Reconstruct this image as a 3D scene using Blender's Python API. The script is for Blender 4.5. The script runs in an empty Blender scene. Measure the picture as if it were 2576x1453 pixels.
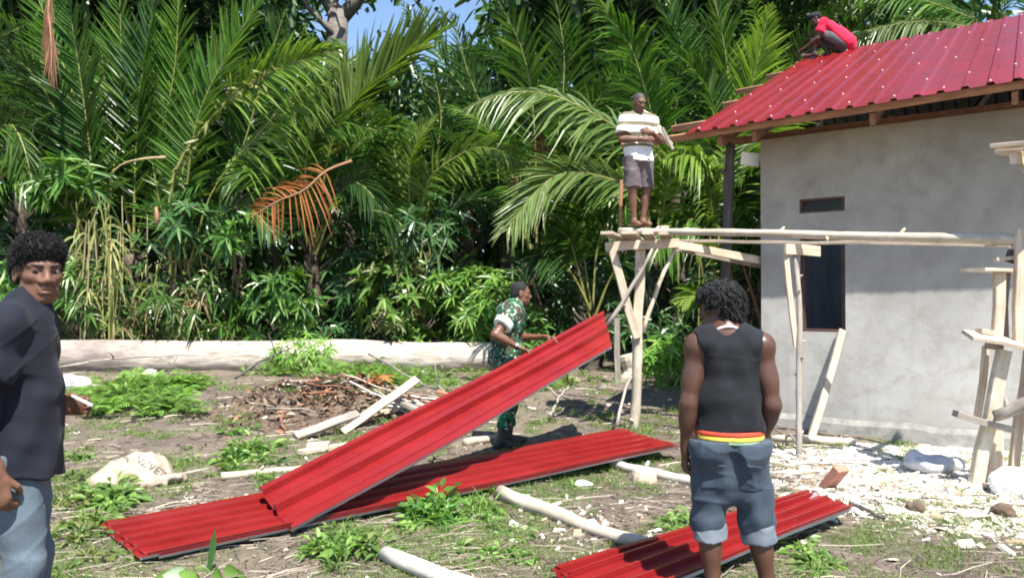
import bpy, math, random
import numpy as np
from mathutils import Vector, Matrix, Quaternion

# ------------------------------------------------------------------ camera, sky, sun, exposure
SC = bpy.context.scene
COL = SC.collection
CAM_H = 1.45
FPX = 1860.0                     # focal length in pixels of a 2576 px wide picture
PITCH = math.atan(28.5 / FPX)
cam_data = bpy.data.cameras.new('camera')
cam_data.sensor_width = 36.0
cam_data.lens = 36.0 * FPX / 2576.0
cam_data.clip_start = 0.05
cam_data.clip_end = 2000.0
cam = bpy.data.objects.new('camera', cam_data)
COL.objects.link(cam)
cam.location = (0, 0, CAM_H)
cam.rotation_euler = (math.pi / 2 + PITCH, 0, 0)
SC.camera = cam

SUN_EL = math.radians(60.0)
SUN_H = np.array([0.37, -0.929]); SUN_H /= np.linalg.norm(SUN_H)
sun_vec = Vector((SUN_H[0] * math.cos(SUN_EL), SUN_H[1] * math.cos(SUN_EL), math.sin(SUN_EL)))
world = bpy.data.worlds.new('World')
SC.world = world
world.use_nodes = True
wn = world.node_tree
wn.nodes.clear()
w_out = wn.nodes.new('ShaderNodeOutputWorld')
w_bg = wn.nodes.new('ShaderNodeBackground')
w_sky = wn.nodes.new('ShaderNodeTexSky')
w_sky.sky_type = 'NISHITA'
w_sky.sun_disc = False
w_sky.sun_elevation = SUN_EL
w_sky.sun_rotation = math.atan2(sun_vec.x, sun_vec.y)
w_sky.air_density = 1.0
w_sky.dust_density = 0.3
w_sky.ozone_density = 2.2
w_bg.inputs['Strength'].default_value = 0.105
wn.links.new(w_sky.outputs['Color'], w_bg.inputs['Color'])
wn.links.new(w_bg.outputs['Background'], w_out.inputs['Surface'])
sun_data = bpy.data.lights.new('sun', 'SUN')
sun_data.energy = 5.0
sun_data.angle = math.radians(0.5)
sun_data.color = (1.0, 0.95, 0.87)
sun = bpy.data.objects.new('sun', sun_data)
COL.objects.link(sun)
sun.rotation_euler = sun_vec.to_track_quat('Z', 'Y').to_euler()
sun.location = (10, -16, 20)
SC.view_settings.view_transform = 'Standard'
SC.view_settings.look = 'None'
SC.view_settings.exposure = 1.22
SC.view_settings.gamma = 1.0
SC.view_settings.use_curve_mapping = False
SC.cycles.max_bounces = 8
SC.cycles.transparent_max_bounces = 8
SC.cycles.filter_width = 1.9

RNG = np.random.default_rng(7)
random.seed(7)

# ------------------------------------------------------------------ helpers
CP, SP = math.cos(PITCH), math.sin(PITCH)


def at(px, py, Y):
    """the point at depth Y that the camera sees at (px, py) of a 2576 x 1453 picture"""
    a = (px - 1288.0) / FPX
    b = (726.5 - py) / FPX
    y = CP - b * SP
    z = SP + b * CP
    k = Y / y
    return np.array([a * k, Y, CAM_H + z * k])


def gnd(px, py):
    """the point of the flat ground seen at a pixel"""
    p = at(px, py, 1.0)
    k = CAM_H / (CAM_H - p[2])
    return np.array([p[0] * k, k, 0.0])


def unit(v):
    v = np.asarray(v, float)
    n = np.linalg.norm(v, axis=-1, keepdims=True)
    return v / np.maximum(n, 1e-9)


def smooth01(x, a, b):
    t = np.clip((x - a) / (b - a), 0, 1)
    return t * t * (3 - 2 * t)


def wob(x, y, s=1.0, seed=0.0):
    """cheap smooth pseudo noise in -1..1"""
    x = np.asarray(x) * s + seed * 3.7
    y = np.asarray(y) * s - seed * 1.9
    return (np.sin(1.7 * x + 2.1 * np.sin(0.9 * y + seed)) + np.sin(2.3 * y + 1.6 * np.sin(1.3 * x - seed))
            + 0.6 * np.sin(3.9 * x - 3.1 * y + seed) + 0.4 * np.sin(6.1 * y + 5.3 * x)) / 3.0


def gh(x, y):
    """height of the ground"""
    x = np.asarray(x, float); y = np.asarray(y, float)
    near = np.exp(-((x / 30) ** 2 + ((y - 8) / 30) ** 2))
    h = 0.035 * wob(x, y, 0.55, 1.0) + 0.018 * wob(x, y, 1.7, 2.0) + 0.008 * wob(x, y, 4.6, 3.0)
    h = h * near
    h = h + 0.16 * np.exp(-(((x + 4.4) / 1.9) ** 2 + ((y - 10.2) / 1.3) ** 2))
    h = h + 0.12 * np.exp(-(((x - 0.6) / 2.2) ** 2 + ((y - 11.2) / 1.2) ** 2))
    h = h + 0.25 * smooth01(y, 15.5, 20.0)
    return h


def tag(o, label=None, cat=None, group=None, kind=None):
    if label: o['label'] = label
    if cat: o['category'] = cat
    if group: o['group'] = group
    if kind: o['kind'] = kind
    return o


def thing(name, label, cat, loc, group=None):
    o = bpy.data.objects.new(name, None)
    o.empty_display_size = 0.2
    COL.objects.link(o)
    o.location = [float(v) for v in loc]
    return tag(o, label, cat, group)


def fast_mesh(name, V, quads=None, tris=None, mat_idx=None, smooth=False):
    me = bpy.data.meshes.new(name)
    V = np.ascontiguousarray(V, np.float32)
    nq = 0 if quads is None else len(quads)
    nt = 0 if tris is None else len(tris)
    me.vertices.add(len(V))
    me.vertices.foreach_set('co', V.ravel())
    loops = []
    if nq: loops.append(np.asarray(quads, np.int32).ravel())
    if nt: loops.append(np.asarray(tris, np.int32).ravel())
    li = np.concatenate(loops)
    me.loops.add(len(li))
    me.loops.foreach_set('vertex_index', li)
    tot = np.concatenate([np.full(nq, 4, np.int32), np.full(nt, 3, np.int32)])
    st = np.concatenate([[0], np.cumsum(tot)[:-1]]).astype(np.int32)
    me.polygons.add(nq + nt)
    me.polygons.foreach_set('loop_start', st)
    try:
        me.polygons.foreach_set('loop_total', tot)
    except Exception:
        pass
    if mat_idx is not None:
        me.polygons.foreach_set('material_index', np.asarray(mat_idx, np.int32))
    me.polygons.foreach_set('use_smooth', np.full(nq + nt, smooth, bool))
    me.update(calc_edges=True)
    me.validate()
    return me


class MB:
    """collects quads and triangles, then links them as ONE mesh object"""

    def __init__(self):
        self.V = []; self.Q = []; self.T = []; self.mq = []; self.mt = []; self.n = 0

    def add(self, V, quads=None, tris=None, mat=0):
        V = np.asarray(V, float).reshape(-1, 3)
        if quads is not None and len(quads):
            q = np.asarray(quads, int).reshape(-1, 4)
            self.Q.append(q + self.n); self.mq.append(np.full(len(q), mat))
        if tris is not None and len(tris):
            t = np.asarray(tris, int).reshape(-1, 3)
            self.T.append(t + self.n); self.mt.append(np.full(len(t), mat))
        self.V.append(V); self.n += len(V)
        return self

    def box(self, c, size, R=None, mat=0):
        s = np.asarray(size, float) / 2
        P = np.array([[x, y, z] for x in (-1, 1) for y in (-1, 1) for z in (-1, 1)], float) * s
        if R is not None: P = P @ np.asarray(R, float).T
        Q = [(0, 1, 3, 2), (4, 6, 7, 5), (0, 4, 5, 1), (2, 3, 7, 6), (0, 2, 6, 4), (1, 5, 7, 3)]
        return self.add(P + np.asarray(c, float), Q, mat=mat)

    def board(self, a, b, w, h, up=(0, 0, 1), mat=0):
        a = np.asarray(a, float); b = np.asarray(b, float)
        d = unit(b - a); s = unit(np.cross(d, up)); u = np.cross(s, d)
        return self.box((a + b) / 2, (np.linalg.norm(b - a), w, h), np.stack([d, s, u], 1), mat)

    def tube(self, pts, rad, n=7, mat=0, cap=True):
        pts = np.asarray(pts, float); m = len(pts)
        rad = np.broadcast_to(np.asarray(rad, float), (m,))
        T = np.gradient(pts, axis=0); T = unit(T)
        ref = np.array([0, 0, 1.0]) if abs(T[0, 2]) < 0.9 else np.array([1.0, 0, 0])
        A = unit(np.cross(T, ref)); B = np.cross(T, A)
        ang = np.linspace(0, 2 * np.pi, n, endpoint=False)
        R = (A[:, None] * np.cos(ang)[None, :, None] + B[:, None] * np.sin(ang)[None, :, None]) * rad[:, None, None]
        V = (pts[:, None] + R).reshape(-1, 3)
        i = np.arange(m - 1)[:, None] * n; j = np.arange(n)[None]; k = (np.arange(n)[None] + 1) % n
        Q = np.stack([i + j, i + k, i + n + k, i + n + j], -1).reshape(-1, 4)
        tris = []
        if cap:
            V = np.concatenate([V, pts[:1], pts[-1:]])
            c0, c1 = m * n, m * n + 1
            for q in range(n):
                tris.append((c0, (q + 1) % n, q)); tris.append((c1, (m - 1) * n + q, (m - 1) * n + (q + 1) % n))
        return self.add(V, Q, tris, mat)

    def arrays(self):
        V = np.concatenate(self.V)
        Q = np.concatenate(self.Q) if self.Q else None
        T = np.concatenate(self.T) if self.T else None
        mi = np.concatenate(self.mq + self.mt)
        return V, Q, T, mi

    def build(self, name, mats, parent=None, smooth=False, origin=None):
        V, Q, T, mi = self.arrays()
        return link_mesh(name, V, Q, T, mi, mats, parent, smooth, origin)


def link_mesh(name, V, Q, T, mi, mats, parent=None, smooth=False, origin=None):
    if parent is not None:
        o0 = np.zeros(3); p = parent
        while p is not None:
            o0 = o0 + np.array(p.location); p = p.parent
        if origin is not None:
            org = np.asarray(origin, float)
        else:
            org = o0
        loc = org - o0
    else:
        if origin is None:
            org = np.array([(V[:, 0].min() + V[:, 0].max()) / 2, (V[:, 1].min() + V[:, 1].max()) / 2, V[:, 2].min()])
        else:
            org = np.asarray(origin, float)
        loc = org
    me = fast_mesh(name, V - org, Q, T, mi, smooth)
    for m in (mats if isinstance(mats, (list, tuple)) else [mats]): me.materials.append(m)
    o = bpy.data.objects.new(name, me)
    COL.objects.link(o)
    o.location = [float(v) for v in loc]
    if parent is not None: o.parent = parent
    return o


def world_loc(o):
    v = np.zeros(3)
    while o is not None:
        v = v + np.array(o.location); o = o.parent
    return v


def place_local(o, a, b, parent, up=(0, 0, 1)):
    """put a mesh built along local X between two points"""
    a = np.asarray(a, float); b = np.asarray(b, float)
    d = unit(b - a)
    if abs(np.dot(d, unit(up))) > 0.98: up = (0, 1, 0)
    s = unit(np.cross(up, d)); u = np.cross(d, s)
    M = Matrix(((d[0], s[0], u[0]), (d[1], s[1], u[1]), (d[2], s[2], u[2])))
    o.rotation_mode = 'QUATERNION'
    o.rotation_quaternion = M.to_quaternion()
    m = (a + b) / 2
    if parent is not None:
        o.parent = parent
        m = m - world_loc(parent)
    o.location = [float(v) for v in m]


def timber(name, a, b, w, h, mat, parent=None, up=(0, 0, 1), rough=0.004, skew=0.0):
    """sawn board between two points: six segments, uneven edges, chamfer-like bevel, its own grain axis"""
    L = float(np.linalg.norm(np.asarray(b, float) - np.asarray(a, float)))
    n = max(3, int(L / 0.35) + 2)
    xs = np.linspace(-L / 2, L / 2, n)
    c = min(w, h) * 0.10
    ring = np.array([(-w / 2 + c, -h / 2), (w / 2 - c, -h / 2), (w / 2, -h / 2 + c), (w / 2, h / 2 - c),
                     (w / 2 - c, h / 2), (-w / 2 + c, h / 2), (-w / 2, h / 2 - c), (-w / 2, -h / 2 + c)])
    V = np.zeros((n, 8, 3))
    V[:, :, 0] = xs[:, None] + ring[None, :, 0] * skew * np.where((np.arange(n) == 0) | (np.arange(n) == n - 1), 1, 0)[:, None]
    V[:, :, 1] = ring[None, :, 0] + RNG.normal(0, rough, (n, 1))
    V[:, :, 2] = ring[None, :, 1] + RNG.normal(0, rough * 0.7, (n, 1))
    i = np.arange(n - 1)[:, None] * 8; j = np.arange(8)[None]; k = (j + 1) % 8
    Q = np.stack([i + j, i + k, i + 8 + k, i + 8 + j], -1).reshape(-1, 4)
    e = (n - 1) * 8
    Q = np.concatenate([Q, [(3, 2, 1, 0), (5, 4, 3, 0), (6, 5, 0, 7), (e, e + 1, e + 2, e + 3), (e, e + 3, e + 4, e + 5), (e + 7, e, e + 5, e + 6)]])
    me = fast_mesh(name, V.reshape(-1, 3), Q[:, ::-1])
    me.materials.append(mat)
    o = bpy.data.objects.new(name, me); COL.objects.link(o)
    place_local(o, a, b, parent, up)
    return o


def round_pole(name, a, b, r0, r1, mat, parent=None, bend=0.01, knots=0, n=9):
    L = float(np.linalg.norm(np.asarray(b, float) - np.asarray(a, float)))
    m = max(5, int(L / 0.16) + 2)
    u = np.linspace(0, 1, m)
    ph = RNG.uniform(0, 6, 4)
    P = np.stack([(u - 0.5) * L, bend * np.sin(u * 5 + ph[0]) + bend * 0.5 * np.sin(u * 11 + ph[1]),
                  bend * np.sin(u * 4 + ph[2]) + bend * 0.5 * np.sin(u * 13 + ph[3])], 1)
    P[:, 1:] -= (P[:1, 1:] * (1 - u)[:, None] + P[-1:, 1:] * u[:, None])
    r = (r0 + (r1 - r0) * u) * (1 + RNG.normal(0, 0.05, m))
    mb = MB().tube(P, r, n)
    for _ in range(knots):
        q = RNG.uniform(0.08, 0.92); i = int(q * (m - 1)); an = RNG.uniform(0, 6.28)
        d = np.array([0.5, math.cos(an), math.sin(an)])
        mb.tube([P[i], P[i] + d * r[i] * 1.5, P[i] + d * r[i] * 2.1], [r[i] * 0.55, r[i] * 0.4, r[i] * 0.25], 5)
    V, Q, T, mi = mb.arrays()
    me = fast_mesh(name, V, Q, T, mi, True)
    me.materials.append(mat)
    o = bpy.data.objects.new(name, me); COL.objects.link(o)
    place_local(o, a, b, parent)
    return o


def leaf_batch(base, dirv, nrm, L, W, droop, prof=(0.25, 1.0, 0.75, 0.0), st=(0.0, 0.33, 0.68, 1.0), fold=0.25, sway=None):
    """N folded blades -> verts, quads; every blade is an island of its own"""
    base = np.asarray(base, float); N = len(base)
    d = unit(dirv); nr = np.asarray(nrm, float)
    s = unit(np.cross(d, nr)); nr = np.cross(s, d)
    L = np.broadcast_to(np.asarray(L, float), (N,)); W = np.broadcast_to(np.asarray(W, float), (N,))
    droop = np.broadcast_to(np.asarray(droop, float), (N,))
    K = len(st); V = np.zeros((N, K, 3, 3))
    for i, (t, w) in enumerate(zip(st, prof)):
        c = base + d * (L * t)[:, None]
        c[:, 2] -= droop * L * t * t
        if sway is not None: c = c + sway * (t * t)
        hw = (W * max(w, 0.02) / 2)[:, None]
        V[:, i, 0] = c + s * hw + nr * hw * fold
        V[:, i, 1] = c - nr * hw * fold
        V[:, i, 2] = c - s * hw + nr * hw * fold
    b = (np.arange(N) * K * 3)[:, None, None]
    i = (np.arange(K - 1) * 3)[None, :, None]
    q = np.array([[0, 1, 4, 3], [1, 2, 5, 4]])
    Q = (b + i + q.reshape(1, 1, -1)).reshape(-1, 4)
    return V.reshape(-1, 3), Q


# ------------------------------------------------------------------ materials
def mat_new(name):
    m = bpy.data.materials.new(name); m.use_nodes = True
    nt = m.node_tree
    b = nt.nodes['Principled BSDF']
    return m, nt, b


def nd(nt, typ, **kw):
    n = nt.nodes.new('ShaderNode' + typ)
    for k, v in kw.items():
        if hasattr(n, k): setattr(n, k, v)
    return n


def noise(nt, vec, scale, detail=4, rough=0.55, dist=0.0):
    n = nd(nt, 'TexNoise')
    n.inputs['Scale'].default_value = scale
    n.inputs['Detail'].default_value = detail
    n.inputs['Roughness'].default_value = rough
    n.inputs['Distortion'].default_value = dist
    if vec is not None: nt.links.new(vec, n.inputs['Vector'])
    return n


def ramp(nt, fac, stops, interp='LINEAR'):
    r = nd(nt, 'ValToRGB')
    r.color_ramp.interpolation = interp
    e = r.color_ramp.elements
    while len(e) < len(stops): e.new(0.5)
    for el, (p, c) in zip(e, stops):
        el.position = p
        el.color = (c[0], c[1], c[2], 1) if hasattr(c, '__len__') else (c, c, c, 1)
    nt.links.new(fac, r.inputs['Fac'])
    return r


def mixc(nt, fac, a, b, mode='MIX'):
    m = nd(nt, 'Mix', data_type='RGBA', blend_type=mode)
    for sock, v in ((m.inputs[0], fac), (m.inputs[6], a), (m.inputs[7], b)):
        if hasattr(v, 'is_linked'): nt.links.new(v, sock)
        elif hasattr(v, '__len__'): sock.default_value = (v[0], v[1], v[2], 1)
        else: sock.default_value = v
    return m.outputs[2]


def bump(nt, b, h, strength=0.4, dist=0.01):
    n = nd(nt, 'Bump')
    n.inputs['Strength'].default_value = strength
    n.inputs['Distance'].default_value = dist
    nt.links.new(h, n.inputs['Height'])
    nt.links.new(n.outputs['Normal'], b.inputs['Normal'])


def coords(nt, which='Object', scale=None):
    t = nd(nt, 'TexCoord')
    if scale is None: return t.outputs[which]
    m = nd(nt, 'Mapping')
    m.inputs['Scale'].default_value = scale
    nt.links.new(t.outputs[which], m.inputs['Vector'])
    return m.outputs['Vector']


def hsv_vary(nt, col, val, amount=0.5):
    h = nd(nt, 'HueSaturation')
    mr = nd(nt, 'MapRange')
    nt.links.new(val, mr.inputs['Value'])
    mr.inputs['To Min'].default_value = 1 - amount
    mr.inputs['To Max'].default_value = 1 + amount
    nt.links.new(mr.outputs['Result'], h.inputs['Value'])
    nt.links.new(col, h.inputs['Color'])
    return h.outputs['Color']


def leaf_mat(name, a, b, c=None, trans=0.28, rough=0.38, vary=0.35, spec=0.5):
    m, nt, p = mat_new(name)
    g = nd(nt, 'NewGeometry'); oi = nd(nt, 'ObjectInfo')
    stops = [(0.0, a), (0.75, b)] + ([(1.0, c)] if c else [])
    col = ramp(nt, g.outputs['Random Per Island'], stops).outputs['Color']
    col = hsv_vary(nt, col, oi.outputs['Random'], vary)
    n = noise(nt, coords(nt), 6.0, 3)
    col = mixc(nt, 0.5, col, hsv_vary(nt, col, n.outputs['Fac'], 0.6))
    nt.links.new(col, p.inputs['Base Color'])
    p.inputs['Roughness'].default_value = rough
    p.inputs['Specular IOR Level'].default_value = spec
    tr = nd(nt, 'BsdfTranslucent')
    tcol = mixc(nt, 1.0, col, (1.25, 1.3, 0.5), 'MULTIPLY')
    nt.links.new(tcol, tr.inputs['Color'])
    mx = nd(nt, 'MixShader'); mx.inputs[0].default_value = trans
    nt.links.new(p.outputs[0], mx.inputs[1]); nt.links.new(tr.outputs[0], mx.inputs[2])
    nt.links.new(mx.outputs[0], nt.nodes['Material Output'].inputs['Surface'])
    return m


def wood_mat(name, a, b, c, rough=0.75, grain=1.0, bark=False):
    m, nt, p = mat_new(name)
    oi = nd(nt, 'ObjectInfo')
    v = coords(nt, 'Object', (2.2 * grain, 22 * grain, 22 * grain) if not bark else (6, 14, 14))
    add = nd(nt, 'VectorMath', operation='ADD')
    nt.links.new(v, add.inputs[0]); nt.links.new(oi.outputs['Random'], add.inputs[1])
    n = noise(nt, add.outputs[0], 1.0, 6, 0.65, 0.6)
    col = ramp(nt, n.outputs['Fac'], [(0.25, a), (0.5, b), (0.75, c)]).outputs['Color']
    n2 = noise(nt, coords(nt), 3.0, 4, 0.6)
    col = mixc(nt, ramp(nt, n2.outputs['Fac'], [(0.45, 0.0), (0.75, 0.65)]).outputs['Color'], col, tuple(x * 0.55 for x in b))
    col = hsv_vary(nt, col, oi.outputs['Random'], 0.14)
    nt.links.new(col, p.inputs['Base Color'])
    p.inputs['Roughness'].default_value = rough
    bump(nt, p, n.outputs['Fac'], 0.5, 0.006)
    return m


def cloth_mat(name, a, b, scale=9.0, rough=0.85, weave=900.0, fine=0.08, fleck=None):
    m, nt, p = mat_new(name)
    n = noise(nt, coords(nt), scale, 5, 0.6, 0.3)
    col = ramp(nt, n.outputs['Fac'], [(0.3, a), (0.7, b)]).outputs['Color']
    if fleck:
        n3 = noise(nt, coords(nt, 'Object', (1, 1, 0.5)), 130, 3, 0.7)
        col = mixc(nt, ramp(nt, n3.outputs['Fac'], [(0.5, 0.0), (0.75, 0.28)]).outputs['Color'], col, fleck)
    nt.links.new(col, p.inputs['Base Color'])
    p.inputs['Roughness'].default_value = rough
    p.inputs['Specular IOR Level'].default_value = 0.25
    p.inputs['Sheen Weight'].default_value = 0.05
    p.inputs['Sheen Roughness'].default_value = 0.5
    w = noise(nt, coords(nt), weave, 2, 0.5)
    bump(nt, p, w.outputs['Fac'], fine, 0.002)
    return m


def skin_mat(name, base, rough=0.42):
    m, nt, p = mat_new(name)
    n = noise(nt, coords(nt), 14, 5, 0.6)
    col = ramp(nt, n.outputs['Fac'], [(0.3, tuple(x * 0.8 for x in base)), (0.7, tuple(x * 1.18 for x in base))]).outputs['Color']
    nt.links.new(col, p.inputs['Base Color'])
    p.inputs['Roughness'].default_value = rough
    p.inputs['Specular IOR Level'].default_value = 0.45
    p.inputs['Subsurface Weight'].default_value = 0.08
    p.inputs['Subsurface Radius'].default_value = (0.5, 0.2, 0.12)
    p.inputs['Subsurface Scale'].default_value = 0.01
    w = noise(nt, coords(nt), 260, 3, 0.6)
    bump(nt, p, w.outputs['Fac'], 0.12, 0.002)
    return m


def plain_mat(name, col, rough=0.6, var=0.25, scale=12.0, metallic=0.0, bmp=0.2):
    m, nt, p = mat_new(name)
    n = noise(nt, coords(nt), scale, 5, 0.6)
    c = ramp(nt, n.outputs['Fac'], [(0.3, tuple(x * (1 - var) for x in col)), (0.7, tuple(min(1, x * (1 + var)) for x in col))]).outputs['Color']
    nt.links.new(c, p.inputs['Base Color'])
    p.inputs['Roughness'].default_value = rough
    p.inputs['Metallic'].default_value = metallic
    bump(nt, p, n.outputs['Fac'], bmp, 0.004)
    return m


def island_mat(name, stops, rough=0.8, trans=0.0):
    m, nt, p = mat_new(name)
    g = nd(nt, 'NewGeometry')
    col = ramp(nt, g.outputs['Random Per Island'], stops).outputs['Color']
    n = noise(nt, coords(nt), 40, 3)
    col = hsv_vary(nt, col, n.outputs['Fac'], 0.35)
    nt.links.new(col, p.inputs['Base Color'])
    p.inputs['Roughness'].default_value = rough
    p.inputs['Specular IOR Level'].default_value = 0.3
    if trans:
        tr = nd(nt, 'BsdfTranslucent'); nt.links.new(col, tr.inputs['Color'])
        mx = nd(nt, 'MixShader'); mx.inputs[0].default_value = trans
        nt.links.new(p.outputs[0], mx.inputs[1]); nt.links.new(tr.outputs[0], mx.inputs[2])
        nt.links.new(mx.outputs[0], nt.nodes['Material Output'].inputs['Surface'])
    return m


M = {}
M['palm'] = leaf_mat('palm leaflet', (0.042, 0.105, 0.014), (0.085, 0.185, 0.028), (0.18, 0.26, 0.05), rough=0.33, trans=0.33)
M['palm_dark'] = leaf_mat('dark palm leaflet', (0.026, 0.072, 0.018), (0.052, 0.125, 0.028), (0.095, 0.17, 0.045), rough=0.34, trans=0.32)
M['palm_light'] = leaf_mat('light green palm leaflet', (0.095, 0.175, 0.024), (0.17, 0.27, 0.045), (0.28, 0.34, 0.085), rough=0.36, trans=0.38)  # lighter green is the leaf's own colour
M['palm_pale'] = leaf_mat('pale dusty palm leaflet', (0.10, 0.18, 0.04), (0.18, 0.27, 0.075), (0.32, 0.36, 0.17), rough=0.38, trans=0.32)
M['palm_dead'] = leaf_mat('dead orange palm leaflet', (0.22, 0.07, 0.025), (0.38, 0.14, 0.05), (0.45, 0.24, 0.10), rough=0.7, trans=0.2, spec=0.2)
M['palm_brown'] = leaf_mat('dead brown palm leaflet', (0.13, 0.065, 0.04), (0.24, 0.13, 0.08), (0.33, 0.22, 0.14), rough=0.75, trans=0.15, spec=0.2)
M['rachis'] = plain_mat('yellow green midrib', (0.22, 0.22, 0.06), 0.5, 0.3, 5)
M['rachis_dark'] = plain_mat('dark green midrib', (0.07, 0.09, 0.03), 0.5, 0.3, 5)
M['rachis_dead'] = plain_mat('dry brown midrib', (0.30, 0.15, 0.08), 0.7, 0.3, 5)
M['palm_trunk'] = wood_mat('fibrous palm trunk', (0.03, 0.022, 0.016), (0.075, 0.055, 0.04), (0.14, 0.10, 0.07), bark=True)
M['bark'] = wood_mat('grey tree bark', (0.06, 0.05, 0.045), (0.14, 0.12, 0.105), (0.26, 0.235, 0.21), bark=True)
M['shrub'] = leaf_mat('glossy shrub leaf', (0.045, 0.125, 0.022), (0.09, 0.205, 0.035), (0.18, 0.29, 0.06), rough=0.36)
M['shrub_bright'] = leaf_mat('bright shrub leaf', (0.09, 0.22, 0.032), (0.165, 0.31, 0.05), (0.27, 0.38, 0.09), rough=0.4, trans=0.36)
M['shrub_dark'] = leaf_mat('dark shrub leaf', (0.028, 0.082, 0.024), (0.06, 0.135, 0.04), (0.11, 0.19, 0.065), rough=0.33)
M['shrub_yellow'] = leaf_mat('yellowing shrub leaf', (0.10, 0.14, 0.04), (0.20, 0.22, 0.07), (0.36, 0.33, 0.16), rough=0.5)
M['dry_leaf'] = leaf_mat('dry hanging leaf', (0.20, 0.15, 0.07), (0.36, 0.28, 0.14), (0.5, 0.42, 0.25), rough=0.7, spec=0.2)
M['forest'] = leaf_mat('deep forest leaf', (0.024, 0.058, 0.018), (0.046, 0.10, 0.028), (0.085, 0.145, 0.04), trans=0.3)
M['stem'] = plain_mat('green stem', (0.12, 0.14, 0.05), 0.6, 0.35, 8)
M['stem_dry'] = plain_mat('dry cane stem', (0.34, 0.28, 0.14), 0.6, 0.35, 8)
M['grass'] = leaf_mat('grass blade', (0.07, 0.14, 0.03), (0.15, 0.24, 0.06), (0.34, 0.33, 0.15), rough=0.55, trans=0.3, spec=0.3)
M['weed'] = leaf_mat('weed leaf', (0.09, 0.19, 0.04), (0.17, 0.29, 0.06), (0.28, 0.38, 0.12), rough=0.45, trans=0.33)
M['wood_pale'] = wood_mat('fresh pale timber', (0.33, 0.25, 0.175), (0.50, 0.405, 0.305), (0.63, 0.545, 0.44))
M['wood_red'] = wood_mat('reddish planed timber', (0.20, 0.085, 0.045), (0.31, 0.15, 0.08), (0.42, 0.235, 0.14))
M['wood_brown'] = wood_mat('brown eave timber', (0.13, 0.055, 0.03), (0.22, 0.10, 0.055), (0.32, 0.17, 0.09))
M['wood_grey'] = wood_mat('weathered grey timber', (0.13, 0.11, 0.095), (0.27, 0.235, 0.20), (0.42, 0.38, 0.33))
M['wood_dark'] = wood_mat('dark weathered pole', (0.035, 0.028, 0.025), (0.08, 0.066, 0.058), (0.15, 0.13, 0.115))
M['wood_peeled'] = wood_mat('peeled pole', (0.34, 0.28, 0.21), (0.51, 0.44, 0.34), (0.66, 0.60, 0.50), bark=True)
M['wood_bleached'] = wood_mat('bleached pole', (0.38, 0.34, 0.29), (0.56, 0.52, 0.46), (0.70, 0.66, 0.60), bark=True)

# ------------------------------------------------------------------ ground
HC = np.array([2.885, 8.56]); HD = np.array([0.817, -0.576]); HD /= np.linalg.norm(HD)
HN = np.array([HD[1], -HD[0]])          # outward normal of the front wall


def W3(t, o, z):
    p = HC + HD * t + HN * o
    return np.array([p[0], p[1], z])


def ground_material():
    m, nt, b = mat_new('trodden soil')
    P = coords(nt, 'Object')
    n1 = noise(nt, P, 0.9, 6, 0.6, 0.4)
    n2 = noise(nt, P, 7.0, 6, 0.65)
    n3 = noise(nt, P, 34.0, 5, 0.7)
    soil = ramp(nt, n2.outputs['Fac'], [(0.28, (0.060, 0.046, 0.037)), (0.5, (0.115, 0.092, 0.075)), (0.72, (0.20, 0.165, 0.135))]).outputs['Color']
    dry = ramp(nt, n3.outputs['Fac'], [(0.3, (0.10, 0.078, 0.060)), (0.55, (0.21, 0.17, 0.13)), (0.75, (0.36, 0.31, 0.245))]).outputs['Color']
    c = mixc(nt, ramp(nt, n1.outputs['Fac'], [(0.40, 0.1), (0.62, 0.75)]).outputs['Color'], soil, dry)
    # moss and low green film
    n4 = noise(nt, P, 1.6, 5, 0.65, 0.6)
    c = mixc(nt, ramp(nt, n4.outputs['Fac'], [(0.52, 0.0), (0.66, 0.55)]).outputs['Color'], c, (0.10, 0.135, 0.045))
    # crushed coral and shavings spread before the house
    sx = nd(nt, 'SeparateXYZ'); nt.links.new(P, sx.inputs[0])

    def mth(op, a, bb):
        q = nd(nt, 'Math', operation=op)
        for s, v in ((q.inputs[0], a), (q.inputs[1], bb)):
            if hasattr(v, 'is_linked'): nt.links.new(v, s)
            else: s.default_value = v
        return q.outputs[0]
    dx = mth('MULTIPLY', mth('SUBTRACT', sx.outputs[0], 3.75), 1 / 1.75)
    dy = mth('MULTIPLY', mth('SUBTRACT', sx.outputs[1], 6.0), 1 / 1.65)
    dd = mth('ADD', mth('MULTIPLY', dx, dx), mth('MULTIPLY', dy, dy))
    dd = mth('ADD', dd, mth('MULTIPLY', mth('SUBTRACT', n2.outputs['Fac'], 0.5), 1.7))
    coral = ramp(nt, n3.outputs['Fac'], [(0.25, (0.34, 0.30, 0.25)), (0.45, (0.60, 0.57, 0.51)), (0.65, (0.76, 0.74, 0.69))]).outputs['Color']
    c = mixc(nt, ramp(nt, dd, [(0.85, 1.0), (1.35, 0.0)]).outputs['Color'], c, coral)
    nt.links.new(c, b.inputs['Base Color'])
    b.inputs['Roughness'].default_value = 0.92
    b.inputs['Specular IOR Level'].default_value = 0.2
    hsum = mth('ADD', mth('MULTIPLY', n2.outputs['Fac'], 1.0), mth('MULTIPLY', n3.outputs['Fac'], 0.6))
    bump(nt, b, hsum, 0.8, 0.03)
    return m


M['ground'] = ground_material()


def axis_pts(lo, hi, flo, fhi, fine, grow=1.25):
    a = list(np.arange(flo, fhi, fine))
    s = fine; x = fhi
    while x < hi: a.append(x); s *= grow; x += s
    a.append(hi)
    s = fine; x = flo - fine
    b = []
    while x > lo: b.append(x); s *= grow; x -= s
    b.append(lo)
    return np.array(b[::-1] + a)


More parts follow.
